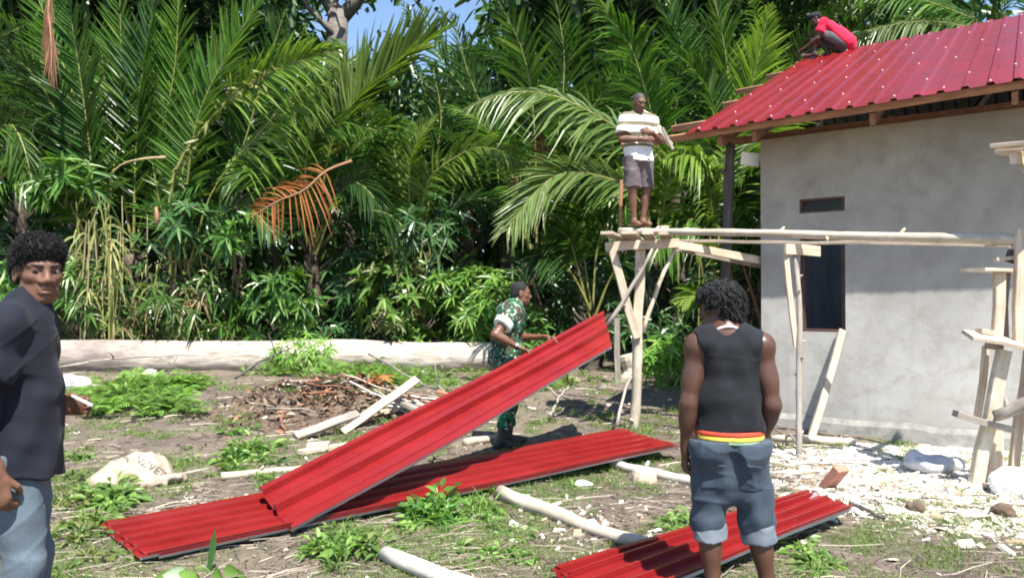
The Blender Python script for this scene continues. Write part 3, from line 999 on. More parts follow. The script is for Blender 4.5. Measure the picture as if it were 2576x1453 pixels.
branch([at(150, 921, 12.6), at(330, 898, 12.9), at(500, 893, 13.4)], 0.02, 0.012, M['wood_grey'], 'thin grey stick lying in front of the left end of the big log')
branch([at(590, 950, 12.2), at(690, 892, 12.6), at(735, 872, 13)], 0.022, 0.01, M['wood_dark'], 'dark forked twig leaning on the big log left of the green weeds')
branch([at(930, 890, 12.4), at(1060, 965, 11.2), at(1180, 1010, 9.6)], 0.018, 0.01, M['wood_grey'], 'long bent grey twig hanging over the brush heap toward the weeds', twigs=5)
branch([at(1385, 1046, 8.8), at(1405, 1000, 9.3), at(1440, 960, 9.8)], 0.02, 0.014, M['wood_grey'], 'short leaning stick between the soldier and the trestle', twigs=1)
branch([gpos(2140, 1278) + [0, 0, .03], gpos(2175, 1290) + [0, 0, .04], gpos(2215, 1305) + [0, 0, .02]], 0.016, 0.01, M['wood_dark'], 'short dark stick at the right end of the nearest red sheet', twigs=0)
branch([gpos(2030, 1150) + [0, 0, .02], gpos(1990, 1120) + [0, 0, .1], gpos(1960, 1100) + [0, 0, .02]], 0.014, 0.01, M['wood_grey'], 'crooked twig beside the foot of the slim prop', twigs=1)

# ------------------------------------------------------------------ red roofing sheets
def rib_sheet(name, corners, label, nrib=4, hgt=0.026, n_len=26, end_ragged=0.0, sag=0.0, layers=1, phase=0.0, flip=False, wave=0.004):
    """corners: near-start, near-end, far-end, far-start (u runs along, v across)"""
    A, B, Cc, Dd = [np.asarray(c, float) for c in corners]
    prof = []
    for k in range(nrib):
        x0 = k / nrib
        p = 1.0 / nrib
        prof += [(x0 + 0.00 * p, 1), (x0 + 0.13 * p, 1), (x0 + 0.165 * p, 0), (x0 + 0.50 * p, 0), (x0 + 0.51 * p, 0.16), (x0 + 0.56 * p, 0.16), (x0 + 0.57 * p, 0), (x0 + 0.988 * p, 0)]
    prof = [p for p in prof if p[0] < 0.885] + [(0.900, 0.0), (0.906, 0.8), (0.985, 0.8), (1.0, 0.25)]
    prof = np.array(prof)
    mb = MB()
    us = np.linspace(0, 1, n_len)
    for ly in range(layers):
        v = prof[:, 0][None]; u = us[:, None]
        P = (A * ((1 - u) * (1 - v))[..., None] + B * (u * (1 - v))[..., None] + Cc * (u * v)[..., None] + Dd * ((1 - u) * v)[..., None])
        nrm = unit(np.cross(B - A, Dd - A))
        if nrm[2] < 0: nrm = -nrm
        h = prof[:, 1][None] * hgt + wave * np.sin(u * 9 + v * 5 + phase) - sag * np.sin(np.pi * u) * 1.0
        P = P + nrm * (h - ly * 0.012)[..., None]
        if ly:
            dl = unit(B - A); dv = unit(Dd - A)
            P = P + dl * (0.03 * ly) * ((-1) ** ly) - dv * 0.004 * ly
        if end_ragged:
            saw = (prof[:, 0] * nrib) % 1.0
            P[-1] += unit(B - A)[None] * (saw[:, None] * end_ragged)
        m = prof.shape[0]
        i = np.arange(n_len - 1)[:, None] * m; j = np.arange(m - 1)[None]
        Q = np.stack([i + j, i + m + j, i + m + j + 1, i + j + 1], -1).reshape(-1, 4)
        up = np.cross(P[1, 0] - P[0, 0], P[0, 1] - P[0, 0])
        if np.dot(up, nrm) < 0: Q = Q[:, ::-1]
        N = P.reshape(-1, 3)
        mb.add(N, Q, mat=0)
        mb.add(N - nrm * 0.003, Q[:, [0, 3, 2, 1]], mat=1)
        # cut edges
        rim = np.concatenate([np.arange(m), (np.arange(1, n_len) * m + m - 1), ((n_len - 1) * m + np.arange(m - 2, -1, -1)), (np.arange(n_len - 2, 0, -1) * m)])
        E = np.concatenate([N[rim], N[rim] - nrm * 0.003]); k = len(rim); a = np.arange(k); b2 = (a + 1) % k
        mb.add(E, np.stack([a, b2, b2 + k, a + k], 1)[:m - 1 + n_len - 1 + m - 1], mat=0)
        mb.add(E, np.stack([a, b2, b2 + k, a + k], 1)[m - 1 + n_len - 1 + m - 1:], mat=0)
    o = mb.build(name, [M['sheet_red'], M['sheet_under']], None, False)
    return tag(o, label, 'roofing sheet')


# flat stack on the ground, right end raised on the grey pole
fl = [gpos(372, 1428), at(1700, 1122, 7.2), at(1552, 1083, 7.62), gpos(262, 1332)]
fl[0][2] = max(fl[0][2], 0) + 0.05; fl[3][2] = fl[3][2] + 0.05
fl[1][2] = 0.13; fl[2][2] = 0.15
p1 = fl[0]; p2 = np.array([at(1700, 1122, 1)[0] * 1, 0, 0])
ray = at(1700, 1122, 1.0); kk = (CAM_H - 0.14) / (CAM_H - ray[2]); fl[1] = np.array([ray[0] * kk, kk, 0.14])
ray = at(1552, 1083, 1.0); kk = (CAM_H - 0.16) / (CAM_H - ray[2]); fl[2] = np.array([ray[0] * kk, kk, 0.16])
rib_sheet('roofing_sheet', fl, 'red ribbed roofing sheets lying flat on the ground with one jagged end', 5, 0.024, 26, 0.10, 0.0, 3, 0.0)
# the sheet the soldier holds up
hs = [gpos(742, 1368) + [0, 0, 0.02], at(1540, 882, 7.32), at(1516, 792, 7.96), at(655, 1236, 5.06)]
HELD = hs
rib_sheet('roofing_sheet', hs, 'long red ribbed roofing sheet held up at a slant by the man in camouflage', 2, 0.055, 30, 0.03, 0.02, 1, 1.0, wave=0.006)
# nearest sheet bottom right
ray = at(2146, 1278, 1.0); kk = (CAM_H - 0.10) / (CAM_H - ray[2]); e1 = np.array([ray[0] * kk, kk, 0.10])
ray = at(2080, 1262, 1.0); kk = (CAM_H - 0.09) / (CAM_H - ray[2]); e2 = np.array([ray[0] * kk, kk, 0.09])
e2 = e1 + unit(np.array([-0.42, 0.9, 0])) * 0.42; e2[2] = 0.10
s1 = gnd(1560, 1560); s1[2] = 0.07
s2 = gnd(1395, 1462); s2[2] = 0.06
ns = [s1, e1, e2, s2]
rib_sheet('roofing_sheet', ns, 'nearest red ribbed roofing sheet lying behind the legs of the tank top man', 4, 0.03, 24, 0.06, 0.0, 2, 2.0)

# ------------------------------------------------------------------ organic surfaces (signed distance -> surface nets)
class Sdf:
    def __init__(self, h):
        self.h = h; self.ops = []; self.disp = None

    def _add(self, fn, lo, hi, k, mode):
        self.ops.append((fn, np.asarray(lo, float), np.asarray(hi, float), k, mode)); return self

    def seg(self, a, b, ra, rb, k=0.02, flat=None, ratio=1.0, capa=False, capb=False, mode='u'):
        a = np.asarray(a, float); b = np.asarray(b, float); ba = b - a; L2 = max(float(ba @ ba), 1e-9); L = math.sqrt(L2); dn = ba / L
        fl = None if flat is None else unit(np.asarray(flat, float) - dn * float(np.dot(flat, dn)))

        def fn(X, Y, Z):
            px, py, pz = X - a[0], Y - a[1], Z - a[2]
            t0 = (px * ba[0] + py * ba[1] + pz * ba[2]) / L2
            t = np.clip(t0, 0, 1)
            qx, qy, qz = px - t * ba[0], py - t * ba[1], pz - t * ba[2]
            q2 = qx * qx + qy * qy + qz * qz
            if fl is not None:
                w = qx * fl[0] + qy * fl[1] + qz * fl[2]
                q2 = q2 - w * w + (w / ratio) ** 2
            d = np.sqrt(np.maximum(q2, 0)) - (ra + (rb - ra) * t)
            if capb: d = np.maximum(d, (t0 - 1) * L)
            if capa: d = np.maximum(d, -t0 * L)
            return d
        m = max(ra, rb)
        return self._add(fn, np.minimum(a, b) - m, np.maximum(a, b) + m, k, mode)

    def ell(self, c, r, R=None, k=0.02, mode='u'):
        c = np.asarray(c, float); r = np.asarray(r, float)
        R = np.eye(3) if R is None else np.asarray(R, float)
        mr = float(r.min())

        def fn(X, Y, Z):
            px, py, pz = X - c[0], Y - c[1], Z - c[2]
            s = 0
            for i in range(3):
                w = (px * R[0, i] + py * R[1, i] + pz * R[2, i]) / r[i]
                s = s + w * w
            n = np.sqrt(s)
            return (n - 1) * mr * (1 + 0.5 * np.maximum(0, n - 1))
        m = float(r.max())
        return self._add(fn, c - m, c + m, k, mode)

    def box(self, c, half, R, mode='i'):
        c = np.asarray(c, float); R = np.asarray(R, float)

        def fn(X, Y, Z):
            px, py, pz = X - c[0], Y - c[1], Z - c[2]
            d = None
            for i in range(3):
                w = np.abs(px * R[0, i] + py * R[1, i] + pz * R[2, i]) - half[i]
                d = w if d is None else np.maximum(d, w)
            return d
        return self._add(fn, c - 9, c + 9, 0, mode)

    def plane(self, p, n):
        p = np.asarray(p, float); n = unit(n)
        return self._add(lambda X, Y, Z: (X - p[0]) * n[0] + (Y - p[1]) * n[1] + (Z - p[2]) * n[2], p - 99, p + 99, 0, 'i')

    def mesh(self):
        h = self.h
        us = [o for o in self.ops if o[4] == 'u']
        lo = np.min([o[1] for o in us], 0) - 3 * h - 0.01; hi = np.max([o[2] for o in us], 0) + 3 * h + 0.01
        ax = [np.arange(lo[i], hi[i] + h, h, dtype=np.float32) for i in range(3)]
        D = np.full([len(a) for a in ax], 0.06, np.float32)
        for fn, l, u, k, mode in self.ops:
            pad = 0.035 + k
            sl = []
            for i in range(3):
                i0 = max(0, int((l[i] - pad - lo[i]) / h)); i1 = min(len(ax[i]), int((u[i] + pad - lo[i]) / h) + 2)
                sl.append(slice(i0, max(i0, i1)))
            if any(s.stop <= s.start for s in sl): continue
            X = ax[0][sl[0]][:, None, None]; Y = ax[1][sl[1]][None, :, None]; Z = ax[2][sl[2]][None, None, :]
            d = fn(X, Y, Z).astype(np.float32); s = tuple(sl); c = D[s]
            if mode == 'u':
                if k > 0:
                    e = np.maximum(k - np.abs(c - d), 0) / k; D[s] = np.minimum(c, d) - e * e * k * 0.25
                else: D[s] = np.minimum(c, d)
            elif mode == 's':
                d = -d
                if k > 0:
                    e = np.maximum(k - np.abs(c - d), 0) / k; D[s] = np.maximum(c, d) + e * e * k * 0.25
                else: D[s] = np.maximum(c, d)
            else: D[s] = np.maximum(c, d)
        if self.disp is not None:
            I = np.argwhere(np.abs(D) < 0.03)
            P = lo + I * h
            D[I[:, 0], I[:, 1], I[:, 2]] += self.disp(P[:, 0], P[:, 1], P[:, 2]).astype(np.float32)
        D[0] = D[-1] = 0.05; D[:, 0] = D[:, -1] = 0.05; D[:, :, 0] = D[:, :, -1] = 0.05
        return surface_nets(D, lo, h)


def surface_nets(D, lo, h):
    S = D < 0
    n0, n1, n2 = D.shape
    cs = [(i, j, k) for i in (0, 1) for j in (0, 1) for k in (0, 1)]
    cnt = np.zeros((n0 - 1, n1 - 1, n2 - 1), np.uint8)
    for i, j, k in cs: cnt += S[i:n0 - 1 + i, j:n1 - 1 + j, k:n2 - 1 + k]
    A = np.argwhere((cnt > 0) & (cnt < 8))
    vals = np.stack([D[A[:, 0] + i, A[:, 1] + j, A[:, 2] + k] for i, j, k in cs], 1)
    acc = np.zeros((len(A), 3)); num = np.zeros(len(A))
    for e0 in range(8):
        for ax in range(3):
            if cs[e0][ax]: continue
            e1 = e0 + (4, 2, 1)[ax]
            a, b = vals[:, e0], vals[:, e1]
            m = (a < 0) != (b < 0)
            t = np.where(m, a / np.where(m, a - b, 1), 0)
            p = np.tile(np.array(cs[e0], float), (len(A), 1)); p[:, ax] = t
            acc[m] += p[m]; num[m] += 1
    V = (A + acc / num[:, None]) * h + lo
    idx = np.full(cnt.shape, -1, np.int32); idx[A[:, 0], A[:, 1], A[:, 2]] = np.arange(len(A))
    quads = []
    for ax in range(3):
        s0 = [slice(None)] * 3; s1 = [slice(None)] * 3
        s0[ax] = slice(0, -1); s1[ax] = slice(1, None)
        a = S[tuple(s0)]; b = S[tuple(s1)]
        E = np.argwhere(a != b)
        o1, o2 = [(1, 2), (2, 0), (0, 1)][ax]
        E = E[(E[:, o1] > 0) & (E[:, o2] > 0) & (E[:, o1] < D.shape[o1] - 1) & (E[:, o2] < D.shape[o2] - 1)]
        ins = a[E[:, 0], E[:, 1], E[:, 2]]
        d1 = np.zeros(3, int); d1[o1] = 1; d2 = np.zeros(3, int); d2[o2] = 1
        g = lambda q: idx[q[:, 0], q[:, 1], q[:, 2]]
        q = np.stack([g(E - d1 - d2), g(E - d2), g(E), g(E - d1)], 1)
        q[~ins] = q[~ins][:, ::-1]
        quads.append(q)
    return V, np.concatenate(quads)


def folds(amp, o, R, kind='shirt', seed=0.0):
    """cloth folds as a displacement of the distance field, in the wearer's own axes"""
    o = np.asarray(o, float)

    def fn(X, Y, Z):
        px, py, pz = X - o[0], Y - o[1], Z - o[2]
        x = px * R[0, 0] + py * R[1, 0] + pz * R[2, 0]
        y = px * R[0, 1] + py * R[1, 1] + pz * R[2, 1]
        z = pz
        a = np.sin(17 * z + 13 * x + 6 * y + 2.2 * np.sin(9 * y + 5 * z + seed) + seed)
        b = np.sin(46 * x + 11 * y - 8 * z + 2.0 * np.sin(13 * z + 7 * x + seed * 2))
        c = np.sin(31 * y - 24 * z + 1.8 * np.sin(17 * x + seed) + 1.3)
        e = np.sin(70 * z + 25 * np.sin(5 * x + 4 * y + seed) * 0.3 + 20 * y)
        g = (1 - np.abs(np.sin(6.5 * z - 8.5 * x + 5 * y + 1.6 * np.sin(7 * x + 9 * z + seed) + seed))) ** 4
        g2 = (1 - np.abs(np.sin(9.5 * z + 6 * x - 7 * y + 1.9 * np.sin(6 * y - 8 * z + seed * 1.7) + 1.1))) ** 5
        a = a - (0.7 * g + 0.6 * g2 if kind == 'shirt' else 1.3 * g + 1.1 * g2)
        if kind == 'jeans': return amp * (0.45 * a + 0.35 * b + 0.45 * c + 0.12 * e)
        return amp * (0.55 * a + 0.45 * b + 0.4 * c + 0.1 * e)
    return fn


def curls_fn(amp, f):
    return lambda X, Y, Z: amp * (np.sin(f * X + 2 * np.sin(f * 0.7 * Y)) * np.sin(f * 1.1 * Y + 1.5 * np.sin(f * 0.8 * Z)) + np.sin(f * 0.9 * Z + 2 * np.sin(f * 0.6 * X)) * np.sin(1.7 * f * X + f * Y) * 0.6)


class Body:
    def __init__(self, label, loc, fwd, H=1.70, voxel=0.007, build=1.0):
        self.s = H / 1.70; self.v = voxel; self.bw = build
        f = unit(np.array([fwd[0], fwd[1], 0.0])); r = np.array([f[1], -f[0], 0.0])
        self.R = np.stack([r, f, [0, 0, 1.0]], 1); self.o = np.asarray(loc, float)
        self.root = thing('person', label, 'person', loc)
        s = self.s
        J = dict(pelvis=(0, 0, .90), waist=(0, 0, 1.07), chest=(0, .01, 1.27), neck=(0, -.01, 1.43), head=(0, .03, 1.585))
        for sd, q in (('L', -1), ('R', 1)):
            J['sh' + sd] = (q * .175 * build, -.01, 1.385); J['el' + sd] = (q * .225, -.03, 1.10); J['wr' + sd] = (q * .235, .03, .86)
            J['hip' + sd] = (q * .085, 0, .88); J['kn' + sd] = (q * .10, .02, .48); J['an' + sd] = (q * .10, -.02, .085)
            J['toe' + sd] = (q * .13, .16, .03)
        self.J = {k: np.array(v, float) * s for k, v in J.items()}
        self.hand_spec = {}
        self.hf = f; self.hup = np.array([0, 0, 1.0])

    def set(self, **kw):
        for k, v in kw.items(): self.J[k] = np.array(v, float)
        return self

    def w(self, p):
        return self.o + self.R @ np.asarray(p, float)

    def j(self, n):
        return self.w(self.J[n])

    def head_frame(self):
        f = unit(self.hf); r = unit(np.cross(f, self.hup)); u = np.cross(r, f)
        return np.stack([r, f, u], 1)

    def hp(self, x, y, z):
        return self.j('head') + self.head_frame() @ (np.array([x, y, z]) * self.s)

    def torso(self, S, e=0.0, k=0.05):
        s, fw, b = self.s, self.R[:, 1], self.bw
        # the waist and chest axes may lean, the flattening always follows the wearer's front
        S.seg(self.j('pelvis'), self.j('waist'), .155 * s * b + e, .145 * s * b + e, k, fw, 0.72)
        S.seg(self.j('waist'), self.j('chest'), .145 * s * b + e, .170 * s * b + e, k, fw, 0.68)
        up = unit(self.j('neck') - self.j('chest'))
        S.seg(self.j('chest'), self.j('chest') + up * .07 * s, .170 * s * b + e, .155 * s * b + e, k, fw, 0.64)
        S.seg(self.j('shL') + self.R[:, 0] * .02 * s, self.j('shR') - self.R[:, 0] * .02 * s, .066 * s + e, .066 * s + e, k)
        for sd in 'LR':
            S.seg(self.j('neck') + up * .02 * s, self.j('sh' + sd), .052 * s + e * 0.6, .045 * s + e * 0.6, k)
        return S

    def arm(self, S, sd, e=0.0, k=0.025):
        s = self.s
        sh, el, wr = self.j('sh' + sd), self.j('el' + sd), self.j('wr' + sd)
        S.ell(sh, np.array([.062, .062, .066]) * s + e, None, k)
        S.seg(sh, el, .054 * s + e, .041 * s + e, k)
        m = sh * .45 + el * .55
        S.ell(m, np.array([.05, .05, .075]) * s + e, self._along(sh, el), k)
        S.seg(el, wr, .041 * s + e, .027 * s + e, k)
        m = el * .72 + wr * .28
        S.ell(m, np.array([.045, .043, .085]) * s + e, self._along(el, wr), k)

    def _along(self, a, b):
        d = unit(np.asarray(b) - np.asarray(a)); t = np.array([1, 0, 0.0]) if abs(d[0]) < .9 else np.array([0, 1.0, 0])
        x = unit(np.cross(t, d)); return np.stack([x, np.cross(d, x), d], 1)

    def hand(self, S, sd):
        s = self.s
        sp = self.hand_spec.get(sd, {})
        wr = self.j('wr' + sd)
        d = unit(self.R @ np.array(sp.get('dir', unit(self.J['wr' + sd] - self.J['el' + sd]))))
        q = -1 if sd == 'L' else 1
        nrm = self.R @ np.array(sp.get('nrm', (-q, 0, 0)), float); nrm = unit(nrm - d * (nrm @ d))     # the side the palm faces
        side = np.cross(d, nrm) * q            # towards the thumb when the palm normal is given
        if 'thumb' in sp:
            tv = self.R @ np.array(sp['thumb'], float)
            if tv @ side < 0: side = -side
        curl = sp.get('curl', 0.45)
        S.seg(wr - d * .02 * s, wr + d * .03 * s, .027 * s, .032 * s, .02, nrm, .62)
        S.seg(wr + d * .03 * s, wr + d * .085 * s, .036 * s, .041 * s, .015, nrm, .40)
        for i, (off, L) in enumerate(((.030, .072), (.0105, .080), (-.0095, .074), (-.029, .058))):
            p = wr + (d * (.092 - .004 * abs(i - 1)) + side * off) * s
            th = 0.15
            for seg_i, (fr, dc) in enumerate(((.45, .55), (.30, .95), (.25, .7))):
                th += curl * dc
                dd = d * math.cos(th) + nrm * math.sin(th) + side * off * 0.9
                n = p + unit(dd) * L * fr * s * 1.0
                r0 = (.0098, .0090, .0082)[seg_i] * s; r1 = (.0090, .0082, .0072)[seg_i] * s
                S.seg(p, n, r0, r1, .004)
                p = n
        p = wr + (d * .028 + side * .026 + nrm * .008) * s
        n1 = p + unit(d * .75 + side * .62 + nrm * .35) * .045 * s
        n2 = n1 + unit(d * .9 + side * (.25 - .3 * curl) + nrm * (.3 + .5 * curl)) * .032 * s
        S.seg(p, n1, .0155 * s, .0115 * s, .012); S.seg(n1, n2, .0112 * s, .0088 * s, .005)

    def leg(self, S, sd, e=0.0, k=0.03):
        s = self.s
        hp, kn, an = self.j('hip' + sd), self.j('kn' + sd), self.j('an' + sd)
        S.seg(hp, kn, .088 * s + e, .056 * s + e, k); S.seg(kn, an, .054 * s + e, .034 * s + e, k)
        back = -self.R[:, 1]
        m = kn * .70 + an * .30 + back * .014 * s
        S.ell(m, np.array([.052, .052, .11]) * s + e, self._along(kn, an), k)

    def foot(self, S, sd, shoe=0.0):
        s = self.s
        an, toe = self.j('an' + sd), self.j('toe' + sd)
        up = np.array([0, 0, 1.0]); d = toe - an; d[2] = 0; d = unit(d)
        heel = an - d * .035 * s; heel[2] = toe[2] + .004
        S.seg(an, heel, .034 * s + shoe, .032 * s + shoe, .03)
        S.seg(heel, toe - d * .05 * s, .031 * s + shoe, .036 * s + shoe, .03, up, .85)
        S.seg(an - up * .02 * s, toe - d * .045 * s, .032 * s + shoe, .026 * s + shoe, .03)
        if shoe: S.seg(toe - d * .05 * s, toe + d * .01 * s, .037 * s + shoe, .03 * s + shoe, .03, up, .8)
        else:
            sd_v = np.cross(d, up)
            for i in range(5):
                b = toe - d * (.05 + .004 * abs(i - 1)) * s + sd_v * (.03 - .015 * i) * s * (1 if sd == 'L' else -1)
                S.seg(b, b + d * (.05 - .005 * i) * s - up * .006, (.013 if i == 0 else .010) * s, (.0125 if i == 0 else .009) * s, .006)

    def head(self, S):
        s = self.s; F = self.head_frame(); hp = self.hp
        E = lambda c, r, k=.02, mode='u': S.ell(hp(*c), np.array(r) * s, F, k, mode)
        C = lambda a, b, ra, rb, k=.012, mode='u': S.seg(hp(*a), hp(*b), ra * s, rb * s, k, mode=mode)
        S.seg(self.j('neck') - np.array([0, 0, .02]) * s, hp(0, -.022, -.055), .060 * s, .053 * s, .03)
        E((0, -.014, .032), (.073, .093, .083))
        E((0, .022, -.025), (.058, .068, .085), .03)
        E((0, .032, -.078), (.042, .050, .036), .025)
        E((0, .066, -.097), (.022, .018, .017), .02)
        for q in (-1, 1):
            E((q * .040, .052, -.018), (.021, .025, .019), .02)
            E((q * .043, .016, -.068), (.015, .034, .024), .025)
            C((q * .012, .083, .026), (q * .046, .068, .026), .012, .010, .014)
            E((q * .031, .093, .003), (.018, .016, .0125), .010, 's')
            E((q * .031, .068, .004), (.0155, .0155, .0135), .004)
            C((q * .017, .081, .0125), (q * .045, .073, .010), .0042, .0042, .006)
            E((q * .0165, .094, -.034), (.0135, .014, .0105), .008)
            E((q * .077, -.008, -.008), (.009, .021, .033), .010)
            E((q * .080, -.004, -.006), (.004, .010, .018), .006, 's')
        C((0, .084, .016), (0, .104, -.028), .0085, .0145, .012)
        C((-.022, .084, -.0600), (.022, .084, -.0600), .0080, .0080, .006); C((-.009, .093, -.0580), (.009, .093, -.0580), .0092, .0092, .007)
        C((-.019, .084, -.0745), (.019, .084, -.0745), .0088, .0088, .006); C((-.007, .091, -.0745), (.007, .091, -.0745), .0095, .0095, .007)
        C((-.025, .097, -.0665), (.025, .097, -.0665), .0040, .0040, .003, 's')
        E((0, .092, -.0875), (.015, .008, .006), .008, 's')

    def skin(self, mat, feet=True, shoes=False):
        S = Sdf(self.v)
        self.torso(S, -0.006)
        self.head(S)
        for sd in 'LR':
            self.arm(S, sd); self.hand(S, sd); self.leg(S, sd)
            if feet: self.foot(S, sd)
        V, Q = S.mesh()
        o = link_mesh('body', V, Q, None, None, mat, self.root, True)
        return o

    def eyes(self, white, dark, lips=None):
        for q in (-1, 1):
            c = self.hp(q * .031, .0695, .0030); r = .0152 * self.s
            bm_v, bm_q = uv_ball(c, r, 14, 10)
            fwd = self.head_frame()[:, 1]
            look = unit(fwd + getattr(self, 'gaze', np.zeros(3)))
            cen = bm_v[bm_q].mean(1) - c
            mi = ((unit(cen) @ look) > 0.74).astype(int)
            link_mesh('eye', bm_v, bm_q, None, mi, [white, dark], self.root, True)

    def brows(self, mat):
        for q in (-1, 1):
            S = Sdf(0.004)
            S.seg(self.hp(q * .014, .092, .022), self.hp(q * .046, .076, .027), .0062 * self.s, .0045 * self.s, 0)
            V, Q = S.mesh(); link_mesh('eyebrow', V, Q, None, None, mat, self.root, True)

    def hair(self, mat, kind='short', curls=0, seed=1):
        s = self.s; F = self.head_frame(); hp = self.hp
        S = Sdf(max(0.005, self.v * 0.9))
        E = lambda c, r, k=.02, mode='u': S.ell(hp(*c), np.array(r) * s, F, k, mode)
        if kind == 'buzz': E((0, -.016, .036), (.0745, .094, .083), 0)
        elif kind == 'short': E((0, -.022, .038), (.078, .094, .087), 0); E((0, -.06, -.02), (.060, .05, .06), .03)
        elif kind == 'afro':
            E((0, -.020, .055), (.083, .098, .086), 0); E((0, -.07, .01), (.068, .052, .07), .04); E((0, .035, .090), (.072, .058, .050), .03)
        else:
            E((0, -.018, .046), (.088, .102, .092), 0); E((0, -.062, -.02), (.076, .055, .080), .04); E((0, .045, .078), (.068, .06, .046), .03); E((0, -.055, -.075), (.055, .040, .04), .03)
        E((0, .125, -.030), (.098, .092, .100 if kind in ('short', 'buzz') else .092), .006, 's')
        for q in (-1, 1): E((q * .082, .018, -.035), (.035, .042, .050), .006, 's')
        S.plane(hp(0, 0, -.075 if kind != 'mop' else -.115), -F[:, 2])
        if kind in ('afro', 'mop'): S.disp = curls_fn(0.0085 if kind == 'mop' else .0035, 150 if kind == 'mop' else 240)
        V, Q = S.mesh()
        mb = MB().add(V, Q)
        if curls:
            rg = np.random.default_rng(seed)
            c = hp(0, -.02, .03)
            pick = rg.choice(len(V), curls)
            for p in V[pick]:
                nrm = unit(unit(p - c) + rg.normal(0, .25, 3)); t = unit(np.cross(nrm, rg.normal(0, 1, 3))); b = np.cross(nrm, t)
                if kind == 'mop':
                    a = np.linspace(0, rg.uniform(3, 7), 7); L = rg.uniform(.012, .030); rr = rg.uniform(.004, .008)
                    d2 = unit(nrm * .5 + np.array([0, 0, -.7]) + F[:, 1] * -0.2)
                    pts = p - nrm * .004 + d2[None] * (np.linspace(0, 1, 7) * L)[:, None] + (nrm[None] * np.cos(a)[:, None] + b[None] * np.sin(a)[:, None]) * rr
                    mb.tube(pts, [.0024, .003, .003, .0029, .0026, .002, .001], 4, cap=False)
                else:
                    a = np.linspace(0, rg.uniform(3, 7), 6); L = rg.uniform(.008, .022)
                    pts = p - nrm * .003 + nrm[None] * (np.linspace(0, 1, 6) * L)[:, None] + (t[None] * np.cos(a)[:, None] + b[None] * np.sin(a)[:, None]) * .0035
                    mb.tube(pts, [.0012, .0013, .0013, .0012, .0010, .0005], 3, cap=False)
        return mb.build('hair', mat, self.root, True)

    def garment(self, name, S, mat, disp=None, mats=None):
        S.disp = disp
        V, Q = S.mesh()
        return link_mesh(name, V, Q, None, None, mat, self.root, True)


def uv_ball(c, r, n, m):
    th = np.linspace(0, np.pi, m + 1); ph = np.linspace(0, 2 * np.pi, n, endpoint=False)
    V = np.stack([np.sin(th)[:, None] * np.cos(ph), np.sin(th)[:, None] * np.sin(ph), np.broadcast_to(np.cos(th)[:, None], (m + 1, n))], -1).reshape(-1, 3) * r + np.asarray(c)
    i = np.arange(m)[:, None] * n; j = np.arange(n)[None]; k = (j + 1) % n
    return V, np.stack([i + j, i + n + j, i + n + k, i + k], -1).reshape(-1, 4)


# ---------------- materials for the people
M['skin_a'] = skin_mat('dark brown skin', (0.14, 0.066, 0.039), 0.58)
M['skin_b'] = skin_mat('deep brown skin', (0.085, 0.040, 0.027), 0.36)
M['skin_c'] = skin_mat('warm brown skin', (0.15, 0.070, 0.042))
M['hair'] = plain_mat('black hair', (0.007, 0.007, 0.008), 0.85, 0.4, 60, 0, 0.3)
M['hair_grey'] = plain_mat('close cropped hair', (0.045, 0.038, 0.036), 0.7, 0.4, 80, 0, 0.3)
M['eye_white'] = plain_mat('eye white', (0.20, 0.18, 0.17), 0.4, 0.05)
M['iris'] = plain_mat('dark iris', (0.012, 0.008, 0.006), 0.15, 0.1)
M['navy'] = cloth_mat('dark navy cotton', (0.0065, 0.0080, 0.0145), (0.0125, 0.0155, 0.026))
M['black_cotton'] = cloth_mat('faded black cotton', (0.007, 0.0082, 0.011), (0.014, 0.016, 0.0205), 14)
M['jeans'] = cloth_mat('washed blue denim', (0.055, 0.078, 0.10), (0.115, 0.15, 0.18), 5, 0.85, 700, .12, (0.20, 0.24, 0.28))
M['denim_dark'] = cloth_mat('dark blue denim', (0.022, 0.036, 0.055), (0.055, 0.076, 0.102), 7, 0.85, 700, .12, (0.09, 0.12, 0.15))
M['denim_cuff'] = cloth_mat('pale turned up denim', (0.095, 0.12, 0.145), (0.165, 0.19, 0.215), 9)
M['red_cotton'] = cloth_mat('bright red cotton', (0.55, 0.012, 0.045), (0.68, 0.022, 0.07))
M['grey_cotton'] = cloth_mat('grey cotton shorts', (0.07, 0.07, 0.075), (0.12, 0.12, 0.125))
M['shorts'] = cloth_mat('faded purple grey shorts', (0.075, 0.060, 0.066), (0.135, 0.112, 0.12), 8, 0.85, 700, .1, (0.19, 0.15, 0.155))
M['white_cotton'] = cloth_mat('white cotton', (0.66, 0.67, 0.66), (0.78, 0.78, 0.76))
M['band_pale'] = cloth_mat('pale green sleeve band', (0.58, 0.68, 0.60), (0.72, 0.80, 0.73))
M['band_red'] = cloth_mat('red waistband', (0.50, 0.05, 0.03), (0.6, 0.08, 0.04))
M['band_yellow'] = cloth_mat('yellow waistband', (0.70, 0.48, 0.06), (0.78, 0.58, 0.10))
M['band_green'] = cloth_mat('green grey waistband', (0.16, 0.26, 0.17), (0.22, 0.32, 0.22))
M['trim'] = cloth_mat('pinkish white neck trim', (0.52, 0.40, 0.40), (0.70, 0.62, 0.60), 60)
M['boot'] = plain_mat('black boot', (0.02, 0.022, 0.02), 0.5, 0.3)
M['steel'] = plain_mat('bright steel', (0.75, 0.76, 0.78), 0.25, 0.05, 10, 0.7)


